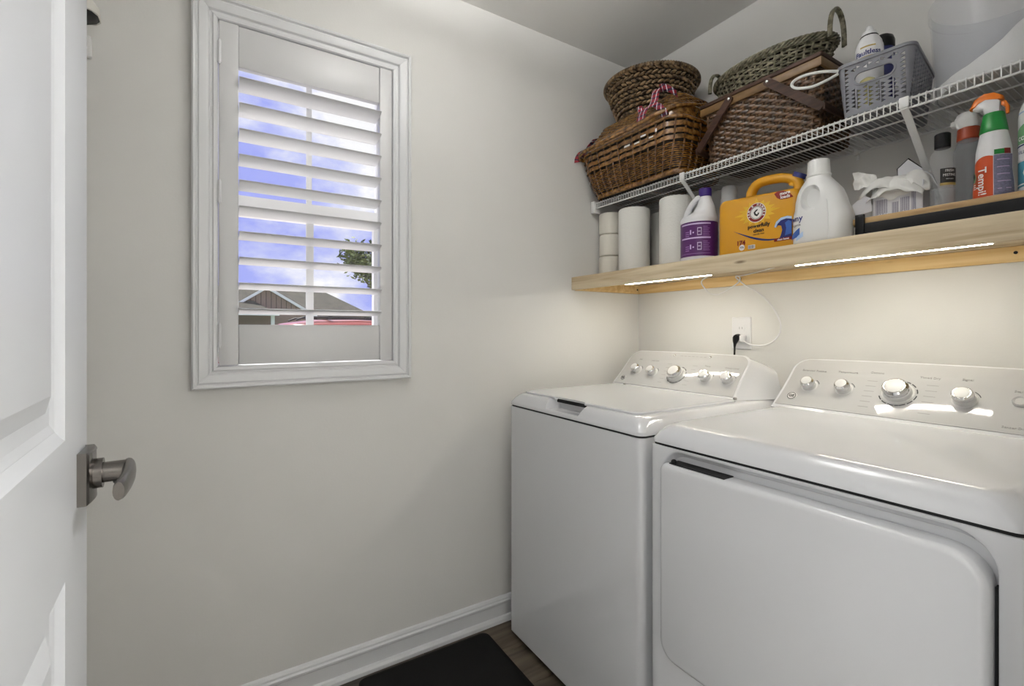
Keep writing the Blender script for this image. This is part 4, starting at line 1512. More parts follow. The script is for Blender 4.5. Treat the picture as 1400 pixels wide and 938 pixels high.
for z, m in ((.176, 'paleblue'), (.104, 'navy'), (.0745, 'white'), (.020, 'white')):
    patch(ex, ey, er + (.001 if z < .17 else -.0008), ae - 1.6, ae + 1.4, 0, 0, 20, shape=lambda t: (rz + z + .006 * t, rz + z + .003 + .006 * t)).build('label_print', M[m], s3)
text('VILLE', .010, (ex + er * math.cos(ae - .9), ey + er * math.sin(ae - .9), rz + .092), (1, 0, 0), (0, 0, 1), M['navy'], s3, wrap=(ex, ey, er + .0010))
text('C', .030, (ex + er * math.cos(ae - .55), ey + er * math.sin(ae - .55), rz + .046), (1, 0, 0), (0, 0, 1), M['white'], s3, wrap=(ex, ey, er + .0014), bold=.0006)
text('co', .018, (ex + er * math.cos(ae - .95), ey + er * math.sin(ae - .95), rz + .123), (1, 0, 0), (0, 0, 1), M['white'], s3, wrap=(ex, ey, er + .0014), bold=.0004)

# ================================================================== BASKETS ON THE WIRE SHELF
def woven(mb, ring_at, zs, nst, amp, rv, rh, cyc=0, n_side=5):
    """ring_at(z) -> closed ccw outline; strands in and out of nst stakes"""
    for row, z in enumerate(zs):
        pts, nr = resample(ring_at(z), nst * 2)
        rings = []
        for i, (p, q) in enumerate(zip(pts, nr)):
            s = (i // 1) % 4
            o = amp * (1, 0, -1, 0)[(s + 2 * (row % 2)) % 4]
            c = (p[0] + q[0] * o, p[1] + q[1] * o)
            rings.append([(c[0] + q[0] * rh * math.cos(2 * PI * k / n_side), c[1] + q[1] * rh * math.cos(2 * PI * k / n_side), z + rv * math.sin(2 * PI * k / n_side)) for k in range(n_side)])
        rings.append(rings[0])
        mb.loft(rings, False, False)
    return mb


def stakes(mb, ring_at, z0, z1, nst, r, flat=1., steps=8, off=0.):
    cols = [[] for _ in range(nst)]
    for k in range(steps + 1):
        z = z0 + (z1 - z0) * k / steps
        pts, nr = resample(ring_at(z), nst * 2)
        for i in range(nst):
            p, q = pts[2 * i], nr[2 * i]
            cols[i].append((p[0] + q[0] * off, p[1] + q[1] * off, z))
    for c in cols:
        mb.tube(c, r, 5)
    return mb


def shell(ring_at, zs, inset, name, m, par, cap=True):
    rings = []
    for z in zs:
        pts, nr = resample(ring_at(z), 64)
        rings.append([(p[0] - q[0] * inset, p[1] - q[1] * inset, z) for p, q in zip(pts, nr)])
    return MB().loft(rings, cap, cap).build(name, m, par)


def band(ring_at, z, out, rv, rh, n=72):
    pts, nr = resample(ring_at(z), n)
    rings = [[(p[0] + q[0] * (out + rh * math.cos(2 * PI * k / 8)), p[1] + q[1] * (out + rh * math.cos(2 * PI * k / 8)), z + rv * math.sin(2 * PI * k / 8)) for k in range(8)] for p, q in zip(pts, nr)]
    rings.append(rings[0])
    return MB().loft(rings, False, False)


def lerp(a, b, t):
    return a + (b - a) * t


# ---- 1: honey coloured lidded picnic basket in the corner
zb = ZW + .0006
b1 = thing('picnic_basket', (.27, -.215, zb), 'honey brown lidded picnic basket with plaid ribbons in the corner of the wire shelf', 'basket')
ZR = zb + .188


def b1_ring(z):
    t = max(0, min(1, (z - zb) / (ZR - zb)))
    t2 = t ** .40
    return rrect(.273, lerp(-.195, -.2105, t2), lerp(.222, .266, t2), lerp(.100, .180, t2), lerp(.05, .065, t2), 9)


def b1_lid(z):
    t = max(0, min(1, (z - ZR) / .118))
    return rrect(.273, -.2105, lerp(.262, .215, t ** 1.15), lerp(.178, .105, t), lerp(.065, .05, t), 9)


shell(b1_ring, [zb + .004 + k * .023 for k in range(9)], .007, 'gap_shade', M['gap_shade'], b1)
w = woven(MB(), b1_ring, [zb + .027 + .0068 * k for k in range(12)], 42, .0026, .0027, .0024)
stuff(w.build('wicker', M['wick1'], b1, angle=80))
s_ = stakes(MB(), b1_ring, zb + .012, ZR, 42, .0034, off=.0010)
stuff(s_.build('stake', M['wick1d'], b1, angle=80))
for z, h in ((zb + .120, .0078), (zb + .141, .0085), (zb + .165, .0085)):
    wv = MB()
    pts, nr = resample(b1_ring(z), 100)
    rings = []
    for i, (p, q) in enumerate(zip(pts, nr)):
        o = .003 + .0032 * math.sin(i * PI / 2 + (PI if abs(z - zb - .152) < .001 else 0))
        rings.append([(p[0] + q[0] * (o + a), p[1] + q[1] * (o + a), z + b) for a, b in ((.0012, -h), (.0012, h), (-.001, h), (-.001, -h))])
    rings.append(rings[0])
    wv.loft(rings, False, False)
    wv.build('slat', M['wick1'], b1, angle=60)
band(b1_ring, zb + .0125, .001, .0120, .0055).build('base_hoop', M['wick1'], b1, angle=80)
band(b1_ring, ZR, .002, .007, .0065).build('rim', M['wick1'], b1, angle=80)
for x0 in (.13, .27, .41):
    MB().rbox(x0 - .012, x0 + .012, -.285, -.11, zb, zb + .007, .003, .002, 2).build('base_slat', M['wick1'], b1)
# lid: woven slope, flat top
shell(b1_lid, [ZR + .003 + k * .0165 for k in range(8)], .0055, 'lid', M['gap_shade'], b1)  # dark core below the lid weave, gap shade put into its colour
wl_ = woven(MB(), b1_lid, [ZR + .067 + .0070 * k for k in range(8)], 56, .0024, .0029, .0026)
stuff(wl_.build('lid_wicker', M['wick1'], b1, angle=80))
for z, h in ((ZR + .016, .008), (ZR + .034, .008), (ZR + .051, .007)):
    pts, nr = resample(b1_lid(z), 108)
    rings = []
    for i, (p, q) in enumerate(zip(pts, nr)):
        o = .002 + .0022 * math.sin(i * PI / 3 + z * 300)
        rings.append([(p[0] + q[0] * (o + a), p[1] + q[1] * (o + a), z + b) for a, b in ((.0012, -h), (.0006, h), (-.002, h), (-.001, -h))])
    rings.append(rings[0])
    MB().loft(rings, False, False).build('slat', M['wick1'], b1, angle=60)
band(b1_lid, ZR + .061, .001, .005, .005).build('lid_hoop', M['wick1'], b1, angle=80)
band(b1_lid, ZR + .117, -.001, .005, .005).build('lid_hoop', M['wick1'], b1, angle=80)
MB().loft([[(x, y, ZR + .1175 + dz) for x, y in rrect(.273, -.2105, .2135 - d, .1035 - d, .05, 9)] for dz, d in ((0, 0), (.003, .0), (.0045, .003))]).build('lid_top', M['wick1'], b1)
# bent carrying handle lying against the front
hp = smooth_path([(.004, -.300, ZR + .010), (.012, -.380, ZR - .004), (.06, -.4125, ZR + .006), (.20, -.4165, ZR + .010), (.36, -.4150, ZR + .012), (.46, -.404, ZR + .022), (.515, -.350, ZR + .046), (.525, -.27, ZR + .066)], 6)
MB().tube(hp, .0085, 10, flat=.8).build('handle', M['wick1'], b1, angle=80)


def ribbon(par, pts, wv, wd=.016):
    wd *= 2.0
    """flat ribbon through pts, widened along vector wv"""
    P = smooth_path(pts, 4)
    wv = Vector(wv).normalized() * wd / 2
    vs = []
    for p in P:
        vs += [tuple(p - wv), tuple(p + wv)]
    o = MB().add(vs, [(2 * i, 2 * i + 1, 2 * i + 3, 2 * i + 2) for i in range(len(P) - 1)]).build('plaid_ribbon', M['plaid'], par, angle=180)
    md = o.modifiers.new('thick', 'SOLIDIFY')
    md.thickness = .0012
    return o


ribbon(b1, [(.430, -.362, ZR + .140), (.436, -.378, ZR + .120), (.438, -.388, ZR + .085), (.436, -.404, ZR + .058)], (1, .2, 0))
ribbon(b1, [(.400, -.385, ZR + .078), (.404, -.402, ZR + .062), (.400, -.414, ZR + .040), (.398, -.418, ZR + .018)], (1, .1, 0), .018)
ribbon(b1, [(.445, -.366, ZR + .132), (.470, -.368, ZR + .125), (.492, -.350, ZR + .108), (.500, -.338, ZR + .096)], (0, -.4, 1), .014)
ribbon(b1, [(.440, -.396, ZR + .070), (.462, -.398, ZR + .054), (.480, -.394, ZR + .030), (.486, -.386, ZR + .010)], (1, .2, .2), .014)
ribbon(b1, [(.385, -.392, ZR + .074), (.370, -.400, ZR + .072), (.378, -.404, ZR + .058), (.398, -.402, ZR + .062)], (0, -.3, 1), .012)
ribbon(b1, [(.040, -.318, ZR + .095), (.020, -.332, ZR + .070), (.014, -.350, ZR + .040), (.006, -.372, ZR + .010)], (0, 1, .4), .018)
ribbon(b1, [(.014, -.356, ZR + .046), (.008, -.378, ZR + .030), (.006, -.392, ZR + .006), (.007, -.396, ZR - .016)], (.3, 1, .3), .016)
# bright slivers painting the reflection on the slats
fo = MB()
for x, z, wd, h in ((.300, zb + .138, .030, .007), (.352, zb + .134, .026, .005), (.385, zb + .150, .024, .006), (.425, zb + .133, .020, .004), (.455, zb + .146, .007, .012)):
    fo.box(x, x + wd, -.4035, -.4015, z, z + h)
fo.build('painted_glint', M['silver'], b1)

# ---- 2: round plaited basket standing on its lid
zt1 = ZR + .1225
rb = thing('round_basket', (.248, -.192, zt1), 'round dark plaited basket sitting on top of the honey picnic basket', 'basket')
RCX, RCY = .248, -.192
RH_ = 2.212 - zt1


def r_rad(t):
    return .128 + .060 * t ** .75


MB().lathe([(r_rad(t) - .009, t * RH_) for t in (0.02, .2, .4, .6, .8, .97)] + [(r_rad(t) - .016, t * RH_) for t in (.97, .6, .2, .06)], RCX, RCY, 40, zt1).build('gap_shade', M['gap_shade'], rb)
pl = MB()
rows = 9
for j in range(rows):
    t = (j + .5) / rows
    R = r_rad(t)
    z = zt1 + t * RH_ * .97
    n = 46
    for i in range(n):
        a = 2 * PI * (i + .5 * (j % 2)) / n
        tilt = math.radians(26 if j % 2 else -26)
        er_ = Vector((math.cos(a), math.sin(a), 0))
        et = Vector((-math.sin(a), math.cos(a), 0))
        d = et * math.cos(tilt) + Vector((0, 0, 1)) * math.sin(tilt)
        u = er_.cross(d)
        c = Vector((RCX, RCY, z)) + er_ * (R - .004 + random.uniform(-.001, .001))
        L, wdt, th = R * 2 * PI / n * .66, RH_ / rows * .40, .0078
        rings = []
        for s, k in ((-1, .12), (-.55, .8), (0, 1), (.55, .8), (1, .12)):
            rings.append([tuple(c + d * (L * s) + (u * math.cos(2 * PI * q / 6) * wdt + er_ * math.sin(2 * PI * q / 6) * th) * k) for q in range(6)])
        pl.loft(rings)
stuff(pl.build('plait', M['wick4'], rb, angle=80))
rim = MB()
rim.tube([(RCX + .190 * math.cos(2 * PI * k / 60), RCY + .190 * math.sin(2 * PI * k / 60), zt1 + RH_ - .004) for k in range(60)], .0075, 8, closed=True)
for k in range(110):
    a = 2 * PI * k / 110
    er_ = Vector((math.cos(a), math.sin(a), 0))
    c = Vector((RCX, RCY, zt1 + RH_ - .004)) + er_ * .190
    et = Vector((-math.sin(a), math.cos(a), 0))
    rim.tube([tuple(c + er_ * .0082 * math.cos(q) + Vector((0, 0, .0082 * math.sin(q))) + et * .004 * q / PI) for q in (-1.3, -.4, .5, 1.4, 2.3, 3.2)], .0024, 4)
stuff(rim.build('wrapped_rim', M['wick4'], rb, angle=80))
MB().lathe([(.130, 0), (.132, .004), (.128, .012)], RCX, RCY, 40, zt1 + .0004).build('base', M['wick4'], rb)

# ---- 3: big square picnic hamper with dark wooden handles
hx0, hx1, hy0, hy1 = .553, .952, -.266, -.030
hz = ZW + .0006
HZT = 1.985
hb_ = thing('picnic_hamper', ((hx0 + hx1) / 2, (hy0 + hy1) / 2, hz), 'large dark brown square wicker hamper with swinging wooden handles, middle of the wire shelf', 'basket')


def h_ring(z):
    t = (z - hz) / (HZT - hz)
    g = lerp(-.012, 0, t)
    return rrect((hx0 + hx1) / 2, (hy0 + hy1) / 2, (hx1 - hx0) / 2 + g - .004, (hy1 - hy0) / 2 + g - .004, .022, 5)


shell(h_ring, [hz + .002, hz + .1, HZT - .012], .008, 'gap_shade', M['gap_shade'], hb_)
w = woven(MB(), h_ring, [hz + .008 + .0098 * k for k in range(20)], 52, .0048, .0052, .0030)
stuff(w.build('wicker', M['wick2'], hb_, angle=80))
s_ = stakes(MB(), h_ring, hz + .004, HZT - .04, 52, .0046, steps=3, off=-.001)
stuff(s_.build('stake', M['wick2'], hb_, angle=80))


def frame(x0, x1, y0, y1, z0, z1, th, nm, m):
    for a in ((x0, x1, y0, y0 + th), (x0, x1, y1 - th, y1), (x0, x0 + th, y0 + th, y1 - th), (x1 - th, x1, y0 + th, y1 - th)):
        MB().rbox(a[0], a[1], a[2], a[3], z0, z1, .002, .0015, 2).build(nm, M[m], hb_)


frame(hx0 - .004, hx1 + .004, hy0 - .006, hy1 + .004, HZT - .040, HZT - .014, .008, 'side_rail', 'tanwood')
MB().rbox(hx0 - .006, hx1 + .006, hy0 - .009, hy1 + .006, HZT - .0135, HZT, .006, .003, 3).build('lid', M['darkwood'], hb_)


def swing(px, ex, ez, bx_):
    """one U-shaped handle pivoting on rivets at px, folded down to (ex, ez)"""
    pv = HZT - .024
    k = MB()
    for y in (hy0 - .0115, hy1 + .0095):
        d = Vector((ex - px, 0, ez - pv))
        L = d.length
        d.normalize()
        nrm = Vector((-d.z, 0, d.x))
        pts = []
        for s, hw in ((-.010, .007), (-.004, .0115), (0, .0125), (L * .5, .0125), (L - .006, .0125), (L, .009)):
            pts.append((s, hw))
        rings = []
        for yy in (y - .004, y + .004):
            o = [Vector((px, yy, pv)) + d * s + nrm * h for s, h in pts] + [Vector((px, yy, pv)) + d * s - nrm * h for s, h in reversed(pts)]
            rings.append([tuple(p) for p in o])
        k.loft(rings)
    k.rbox(min(ex, ex + bx_), max(ex, ex + bx_), hy0 - .0155, hy1 + .0135, ez - .008, ez + .012, .003, .002, 2)
    hn = k.build('swing_handle', M['darkwood'], hb_, angle=40)
    MB().sphere((px, hy0 - .0165, pv), .0055, .0025, .0055, 12, 6).build('rivet', M['chrome'], hn)


swing(.668, .545, 1.820, -.010)
swing(.800, .9620, 1.816, .008)

# ---- 4: oval green willow basket lying on the hamper
gz = HZT + .0008
gcx, gcy = .741, -.152
gb = thing('willow_basket', (gcx, gcy, gz), 'long oval green grey willow basket with end loops, on top of the brown hamper', 'basket')
GH = .100


def g_ring(z):
    t = max(0, min(1, (z - gz) / GH))
    return ellipse(gcx, gcy, lerp(.168, .203, t), lerp(.080, .104, t), 64)


shell(g_ring, [gz + .002, gz + .05, gz + .085], .007, 'gap_shade', M['gap_shade'], gb)
w = woven(MB(), g_ring, [gz + .006 + .0086 * k for k in range(9)], 36, .0042, .0036, .0034)
stuff(w.build('wicker', M['wick3'], gb, angle=80))
stuff(stakes(MB(), g_ring, gz + .003, gz + .09, 44, .0038, steps=3).build('stake', M['wick3'], gb, angle=80))
tw = MB()
pts, nr = resample(g_ring(gz + .085), 160)
for st_ in range(5):                                   # thick twisted border
    pth = []
    for i, (p, q) in enumerate(zip(pts, nr)):
        a = i / 160 * 2 * PI * 13 + st_ * 2 * PI / 5
        pth.append((p[0] + q[0] * (.003 + .0045 * math.cos(a)), p[1] + q[1] * (.003 + .0045 * math.cos(a)), gz + .086 + .0090 * math.sin(a)))
    tw.tube(pth, .0040, 6, closed=True)
stuff(tw.build('twisted_border', M['wick3'], gb, angle=80))
for sx in (-1, 1):
    xe = gcx + sx * .200
    for dd_ in (-.0045, .0045):
        arc = [(xe + sx * (.004 + dd_ * .6), gcy + .046 * math.cos(PI * k / 14) * 1.0, gz + .070 + (.098 if sx > 0 else .082) * abs(math.sin(PI * k / 14)) ** .75 + dd_ * .2) for k in range(15)]
        MB().tube(arc, .0048, 8).build('loop_handle', M['wick3'], gb, angle=80)

# ---- 5: grey perforated tub
ga = math.radians(8.0)
gx, gy = 1.017, -.3245
gt = thing('plastic_basket', (gx, gy, ZW + .0006), 'grey plastic basket with triangular holes and an oval hand hole, on the wire shelf', 'basket', rot=ga)
GWT, GDT, GHT = .166, .265, .137


def tub(z, ins):
    t = z / GHT
    e = lerp(.012, 0, t)
    return [(x, y, z) for x, y in rrect(GWT / 2, GDT / 2, GWT / 2 - e - ins, GDT / 2 - e - ins, max(.006, .022 - ins), 6)]


tb = MB().loft([tub(z, 0) for z in (0, .0015, GHT * .5, GHT)] + [tub(z, .0026) for z in (GHT, GHT * .5, .004)]).build('tub', M['gray'], gt, local=True)
cut = MB()


def tri(u, z, s, right, face):
    k = s * .55 if right else -s * .55
    p = [(u - k, z - s * .5), (u + k, z), (u - k, z + s * .5)]
    if k < 0:
        p.reverse()
    if face == 'f':
        cut.prism(p, -.02, .03, 1)
    else:
        cut.prism(p, GWT - .03, GWT + .02, 0)


NC = 10
for i in range(NC):
    for j in range(11):
        u = .024 + (GWT - .048) * i / (NC - 1)
        z = .017 + .0105 * j + (.0052 if i % 2 else 0)
        if abs(u - GWT / 2) < .053 and .066 < z < .115 or z > GHT - .014:
            continue
        tri(u, z, .0092, i % 2 == 0, 'f')
for i in range(18):
    for j in range(11):
        u = .028 + (GDT - .056) * i / 17
        z = .017 + .0105 * j + (.0052 if i % 2 else 0)
        if z < GHT - .014:
            tri(u, z, .0095, i % 2 == 0, 's')
oval = [(x, z) for x, z in rrect(GWT / 2, .0905, .041, .0135, .0134, 8)]
cut.prism(oval, -.02, .03, 1)
boolean(tb, cut)
rimb = MB()
R1_ = [(x, y) for x, y in rrect(GWT / 2, GDT / 2, GWT / 2, GDT / 2, .022, 6)]
rg = []
for a, b in ((-.0028, -.006), (.0030, -.006), (.0030, .002), (-.0028, .002)):
    rg.append([(x, y, GHT + b) for x, y in rrect(GWT / 2, GDT / 2, GWT / 2 + a, GDT / 2 + a, .022 + a, 6)])
rimb.loft([rg[0], rg[1], rg[2], rg[3], rg[0]], False, False).build('rim', M['gray'], gt, local=True, angle=40)
ovr = MB()
o1 = rrect(GWT / 2, .0905, .0415, .014, .0138, 8)
o2 = rrect(GWT / 2, .0905, .0460, .0185, .018, 8)
ex_ = lambda z: lerp(.012, 0, z / GHT)
ovr.loft([[(x, ex_(z) + d, z) for x, z in o] for o, d in ((o1, .002), (o1, -.0022), (o2, -.0022), (o2, .002), (o1, .002))], False, False)
ovr.build('hand_hole_rim', M['gray'], gt, local=True, angle=40)
lp = smooth_path([(.004, .006, .130), (-.030, -.008, .138), (-.068, -.016, .142), (-.098, -.014, .140), (-.106, -.012, .128), (-.090, -.012, .114), (-.055, -.010, .106), (-.022, -.004, .112), (.002, .008, .124)], 6)
lab(MB().tube(lp, .0038, 10, flat=1.2).build('loop_handle', M['milky'], gt, local=True, angle=80), 'off-white loop handle')

# things in the tub
def in_tub(u, v, w):
    return (gx + math.cos(ga) * u - math.sin(ga) * v, gy + math.sin(ga) * u + math.cos(ga) * v, ZW + .0006 + w)


c = in_tub(.0490, .110, .0045)
sc_ = thing('spray_can', c, 'white spray starch can with dark blue lettering standing in the grey basket', 'can')
cr = .0325
MB().lathe([(.030, 0), (cr, .004), (cr, .205), (.0318, .210)], c[0], c[1], 36, c[2], True, True).build('body', M['plastic'], sc_)
MB().lathe([(.0312, .2095), (.0285, .222), (.0225, .234), (.0195, .238)], c[0], c[1], 36, c[2]).build('shoulder', M['plastic'], sc_)
MB().lathe([(.0200, .2365), (.0215, .238), (.0200, .2405)], c[0], c[1], 32, c[2]).build('collar', M['black'], sc_)
MB().lathe([(.0165, .2400), (.0172, .243), (.0160, .252), (.0095, .256), (.0085, .266), (.0055, .269)], c[0], c[1], 28, c[2]).build('spray_nozzle', M['plastic'], sc_)
acn = math.atan2(-1.7617 - c[1], 1.6407 - c[0]) - .10
ct = (c[0] + cr * math.cos(acn), c[1] + cr * math.sin(acn))
text('Faultless', .0185, (ct[0], ct[1], c[2] + .184), (1, 0, 0), (0, 0, 1), M['navy'], sc_, wrap=(c[0], c[1], cr + .0008), bold=.0005)
patch(c[0], c[1], cr + .0006, acn - .55, acn + .55, c[2] + .1985, c[2] + .2025, 12).build('label_print', M['gold'], sc_)
patch(c[0], c[1], cr + .0006, acn - .85, acn + .75, c[2] + .168, c[2] + .1745, 12).build('label_print', M['gold'], sc_)
text('premium starch', .0050, (ct[0], ct[1], c[2] + .1712), (1, 0, 0), (0, 0, 1), M['white'], sc_, wrap=(c[0], c[1], cr + .0010))
c = in_tub(.061, .198, .0045)
db_ = thing('dark_bottle', c, 'dark bottle with a domed black top in the grey basket, right of the spray can', 'bottle')
MB().lathe([(.026, 0), (.0285, .004), (.0285, .222), (.027, .230)], c[0], c[1], 28, c[2]).build('body', M['navy'], db_)
MB().lathe([(.0280, .230), (.0288, .233), (.0288, .252), (.025, .264), (.016, .271), (.006, .273)], c[0], c[1], 28, c[2]).build('cap', M['black'], db_)
c = in_tub(.062, .038, .0045)
yc = tag(MB().lathe([(.018, 0), (.021, .003), (.021, .070), (.0205, .078), (.0165, .088), (.009, .093)], c[0], c[1], 24, c[2]).build('tube', M['cream'], base=c), 'pale yellow round topped tube seen through the hand hole of the grey basket', 'tube')

# ---- 6: frosted tub of powder
tx_, ty_, tr_ = 1.312, -.160, .128
tub_ = thing('storage_bucket', (tx_, ty_, ZW + .0006), 'frosted clear plastic bucket partly filled with white powder, right end of the wire shelf', 'bucket')
MB().lathe([(tr_ - .006, 0), (tr_, .004), (tr_ + .004, .1), (tr_ + .010, .215), (tr_ + .0135, .216), (tr_ + .0140, .236), (tr_ + .011, .240), (tr_ + .008, .236), (tr_ + .007, .215), (tr_ + .001, .1), (tr_ - .004, .006)], tx_, ty_, 48, ZW + .0006).build('bucket', M['bucket'], tub_)
pw = []
nr_, na_ = 8, 40
pv_ = [(tx_ + (tr_ - .0060) * math.cos(2 * PI * k / na_), ty_ + (tr_ - .0060) * math.sin(2 * PI * k / na_), ZW + .0075) for k in range(na_)]
rings = [pv_]
for f in (1, .8, .6, .4, .2, .02):
    rg = []
    for k in range(na_):
        a = 2 * PI * k / na_
        px_, py_ = (tr_ - .0035) * f * math.cos(a), (tr_ - .0035) * f * math.sin(a)
        s = (px_ * .75 - py_ * -.30) / tr_
        rg.append((tx_ + px_, ty_ + py_, ZW + .030 + .105 / (1 + math.exp(-(s + .10) * 6.0)) + .003 * math.sin(px_ * 90) * math.cos(py_ * 70)))
    rings.append(rg)
stuff(MB().loft(rings).build('powder', M['powder'], tub_, angle=80))
hp = [(tx_ - tr_ - .012, ty_ - .01, ZW + .205)]
bail = smooth_path([(tx_ - tr_ - .010, ty_ + .035, ZW + .200), (tx_ - tr_ - .018, ty_ - .0, ZW + .188), (tx_ - tr_ - .024, ty_ - .06, ZW + .140), (tx_ - tr_ + .004, ty_ - .115, ZW + .085), (tx_ - .06, ty_ - .150, ZW + .050), (tx_ + .02, ty_ - .157, ZW + .040)], 5)

# ================================================================== LAMPS
def fill_lamp(x, y, r, m, label):
    t = thing('ceiling_lamp', (x, y, RH - .11), label, 'lamp')  # added fill light in the unseen hall, shaped like a ceiling lamp
    MB().lathe([(r * .95, .11), (r * 1.02, .105), (r * 1.02, .085), (r * .96, .082)], x, y, 40, RH - .1105).build('base', M['nickel'], t)
    MB().lathe([(r * .94, .084), (r * .97, .075), (r * .9, .045), (r * .65, .018), (r * .3, .004), (.004, .001)], x, y, 40, RH - .1105).build('diffuser', M[m], t)


gl_ = thing('ceiling_lamp', (.72, -1.19, 2.24), 'ceiling lamp with a frosted glass bowl in the middle of the laundry room', 'lamp')
MB().lathe([(.062, 2.4395), (.066, 2.432), (.060, 2.420), (.012, 2.414), (.010, 2.40), (.010, 2.252), (.016, 2.249), (.016, 2.240), (.006, 2.236)], .72, -1.19, 32).build('stem', M['nickel'], gl_)
MB().lathe([(.012, 2.2465), (.060, 2.250), (.105, 2.265), (.140, 2.295), (.152, 2.330), (.149, 2.330), (.137, 2.297), (.103, 2.269), (.059, 2.254), (.012, 2.2505)], .72, -1.19, 40, 0, False, False).build('bowl', M['lamp'], gl_)
for a_ in (0, 2.1, 4.2):
    MB().sphere((.72 + .055 * math.cos(a_), -1.19 + .055 * math.sin(a_), 2.318), .024, .024, .024, 16, 10).build('bulb', M['bulb'], gl_)
fill_lamp(2.45, -.40, .15, 'hall_fill', 'added unseen fill lamp on the hall ceiling near the back wall')
fill_lamp(2.45, -2.75, .15, 'hall_fill2', 'added unseen fill lamp at the far front end of the hall')

# ================================================================== OUTSIDE
def house():
    h = thing('house', (-40, 3, -.35), 'single storey house with olive shingle roof and a brown gable, seen through the window', 'house')
    gz_ = -.33
    MB().box(-49, -40, -7.0, 9.0, gz_, 2.35).build('wall', M['siding'], h)
    # main hipped roof, ridge along y
    e0, e1, ya, yb_ = -39.5, -49.5, -7.6, 9.9
    zr, ze = 4.42, 2.35
    MB().add([(e0, ya, ze), (e0, yb_, ze), (e1, yb_, ze), (e1, ya, ze), (-44.5, -4.5, zr + .45), (-44.5, 6.2, zr + .45)],
             [(0, 1, 5, 4), (1, 2, 5), (2, 3, 4, 5), (3, 0, 4), (3, 2, 1, 0)]).build('roof', M['roof'], h)
    # projecting gable
    gx = -38.6
    a0, a1, ap, zg = -1.6, 4.6, 1.35, 4.45
    zlo = 2.45
    MB().add([(gx, a0, zlo), (gx, a1, zlo), (gx, ap, zg), (-44, a0, zlo), (-44, a1, zlo), (-44, ap, zg)], [(0, 1, 2), (3, 5, 4), (0, 2, 5, 3), (1, 4, 5, 2), (0, 3, 4, 1)]).build('gable_roof', M['roof'], h)
    n = 17
    bd = []
    for i in range(n):
        ya_, yb2 = a0 + .15 + (a1 - a0 - .3) * i / n, a0 + .15 + (a1 - a0 - .3) * (i + 1) / n - .04
        f = lambda y: zlo + (zg - zlo) * ((y - a0) / (ap - a0) if y < ap else (a1 - y) / (a1 - ap)) - .12
        za, zb_ = max(zlo, f(ya_)), max(zlo, f(yb2))
        MB().loft([[(gx + .05, ya_, zlo - .02), (gx + .05, yb2, zlo - .02), (gx + .05, yb2, zb_), (gx + .05, ya_, za)], [(gx + .09, ya_, zlo - .02), (gx + .09, yb2, zlo - .02), (gx + .09, yb2, zb_), (gx + .09, ya_, za)]]).build('siding_board', M['siding'], h)
    for y in (a0, a1):
        d = Vector((0, y - ap, zlo - zg)).normalized()
        up = Vector((0, 0, .22))
        A = Vector((gx + .02, ap, zg + .06))
        B = Vector((gx + .02, y, zlo + .06)) + d * .35
        dx_ = Vector((.35, 0, 0))
        MB().loft([[tuple(p) for p in (A, A + dx_, A + dx_ - up, A - up)], [tuple(p) for p in (B, B + dx_, B + dx_ - up, B - up)]]).build('rake_board', M['white'], h)
    MB().box(-44, gx, a0 + .2, a1 - .2, gz_, zlo).build('gable_wall', M['siding'], h)
    # lower porch roof at the left front
    MB().add([(-36.4, -5.6, 2.35), (-36.4, 1.9, 2.35), (-38.9, -5.6, 3.4), (-38.9, .2, 3.55), (-38.9, -5.6, 2.3), (-38.9, 1.9, 2.3)], [(0, 1, 3, 2), (0, 2, 4), (1, 5, 3), (2, 3, 5, 4), (0, 4, 5, 1)]).build('porch_roof', M['roof'], h)
    MB().box(-36.5, -36.3, -5.7, 2.0, 2.22, 2.38).build('fascia', M['white'], h)
    for y in (-5.3, -1.8, 1.6):
        MB().box(-36.9, -36.65, y - .12, y + .12, gz_, 2.25).build('porch_post', M['white'], h)


house()


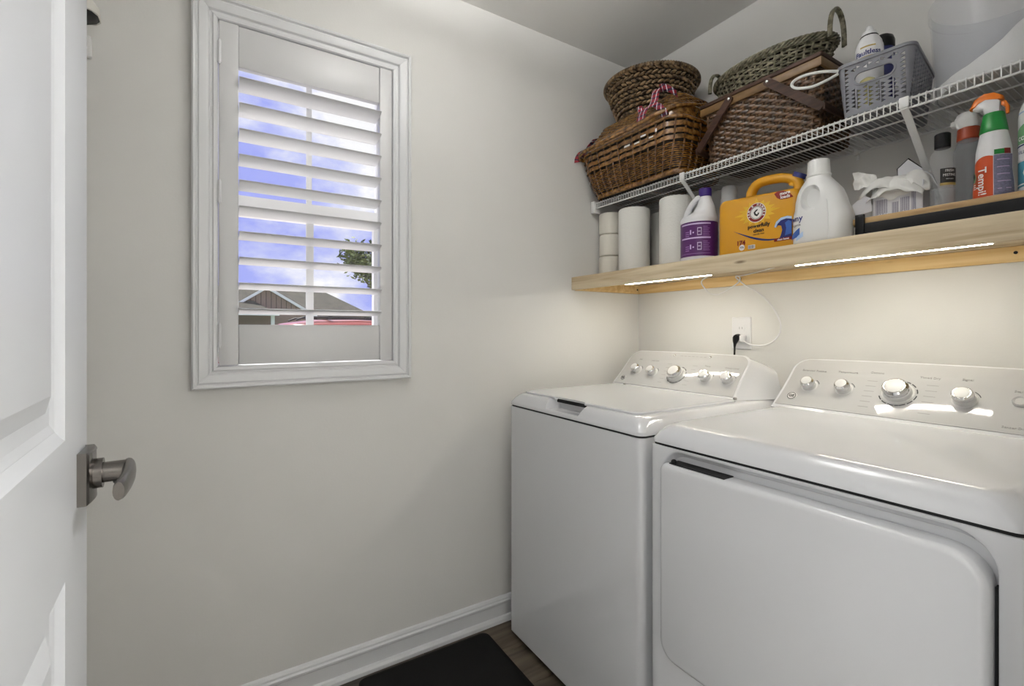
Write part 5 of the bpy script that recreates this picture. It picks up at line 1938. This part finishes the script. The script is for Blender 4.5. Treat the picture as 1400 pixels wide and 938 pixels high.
def suv():
    c = thing('car', (-8.4, .35, -.38), 'salmon red car with black roof rails parked outside the window', 'car')
    zg = -.38
    X0, X1 = -9.3, -7.5

    def body_ring(y, z0, z1, hw, top):
        cx = (X0 + X1) / 2
        return [(cx - hw, y, z0), (cx + hw, y, z0), (cx + hw, y, z1 - .08), (cx + hw - .08, y, z1), (cx - hw + .08, y, z1), (cx - hw, y, z1 - .08)]
    lo = [body_ring(y, zg + .30, zg + h, hw, 0) for y, h, hw in ((-2.3, .80, .70), (-2.15, 1.0, .84), (-1.5, 1.06, .90), (.0, 1.1, .91), (2.3, 1.12, .90), (2.75, 1.05, .84), (2.85, .75, .78))]
    MB().loft(lo).build('body', M['car'], c)
    up = []
    for y, zr, hw in ((-1.55, 1.10, .80), (-1.05, 1.52, .72), (-.75, 1.68, .70), (-.2, 1.755, .69), (.6, 1.765, .69), (1.5, 1.74, .68), (2.1, 1.68, .66), (2.6, 1.12, .78)):
        z1 = zg + zr
        cx = (X0 + X1) / 2
        rg = [(cx - .86, y, zg + 1.05), (cx + .86, y, zg + 1.05)]
        for k in range(9):
            a = PI * k / 8
            rg.append((cx + hw * math.cos(a) * (1 if 0 < k < 8 else 1.04), y, z1 - .10 + .10 * abs(math.sin(a)) ** .6))
        up.append(rg)
    MB().loft(up).build('roof', M['car'], c, angle=50)
    for sx in (-1, 1):
        cx = (X0 + X1) / 2
        MB().add([(cx + sx * .845, -1.15, zg + 1.12), (cx + sx * .845, 2.25, zg + 1.12), (cx + sx * .745, 1.95, zg + 1.56), (cx + sx * .745, -.72, zg + 1.56)], [(0, 1, 2, 3)]).build('side_window', M['carglass'], c)
        MB().tube([(cx + sx * .60, -.55, zg + 1.735), (cx + sx * .60, -.40, zg + 1.795), (cx + sx * .60, 1.75, zg + 1.785), (cx + sx * .60, 1.9, zg + 1.70)], .018, 8).build('roof_rail', M['black'], c)
        for y in (-1.45, 1.75):
            MB().tube([(cx + sx * .70, y, zg + .34), (cx + sx * .93, y, zg + .34)], .34, 28).build('wheel', M['black'], c)
    for y in (.05, 1.35):
        MB().rbox((X0 + X1) / 2 - .62, (X0 + X1) / 2 + .62, y - .04, y + .04, zg + 1.785, zg + 1.815, .01, .005, 2).build('roof_bar', M['black'], c)


suv()


def tree(x, y, h, seed, label):
    rnd = random.Random(seed)
    t = thing('tree', (x, y, -.38), label, 'tree')
    tk = MB()
    tips = []
    base = Vector((x, y, -.38))

    def branch(p, d, L, r, depth):
        pts = [p]
        q = p.copy()
        dd = d.copy()
        n = 4
        for k in range(n):
            dd = (dd + Vector((rnd.uniform(-.25, .25), rnd.uniform(-.25, .25), rnd.uniform(-.08, .2)))).normalized()
            q = q + dd * L / n
            pts.append(q.copy())
        tk.tube(pts, [r * (1 - .5 * k / n) for k in range(n + 1)], 6)
        if depth == 0:
            tips.extend(pts[1:])
            return
        for k in range(4 if depth > 1 else 5):
            s = pts[rnd.choice((2, 3, 4)) if depth < 3 else rnd.choice((3, 4))]
            nd = (dd + Vector((rnd.uniform(-1, 1), rnd.uniform(-1, 1), rnd.uniform(-.25, .7)))).normalized()
            branch(s, nd, L * rnd.uniform(.5, .75), r * .5, depth - 1)
    branch(base, Vector((0, 0, 1)), h * .42, .075, 3)
    tk.build('trunk', M['bark'], t, angle=80)
    lf = MB()
    for p in tips:
        for _ in range(16):
            c = p + Vector((rnd.gauss(0, .11), rnd.gauss(0, .11), rnd.gauss(0, .09)))
            d = Vector((rnd.uniform(-1, 1), rnd.uniform(-1, 1), rnd.uniform(-.8, .5))).normalized()
            u = d.orthogonal().normalized()
            L, wd = rnd.uniform(.05, .085), rnd.uniform(.022, .036)
            lf.add([tuple(c - d * L), tuple(c + u * wd), tuple(c + d * L), tuple(c - u * wd)], [(0, 1, 2, 3)])
    stuff(lf.build('foliage', M['foliage'], t, angle=180))


tree(-10.4, 1.15, 4.6, 5, 'young leafy green tree outside, right side of the window view')
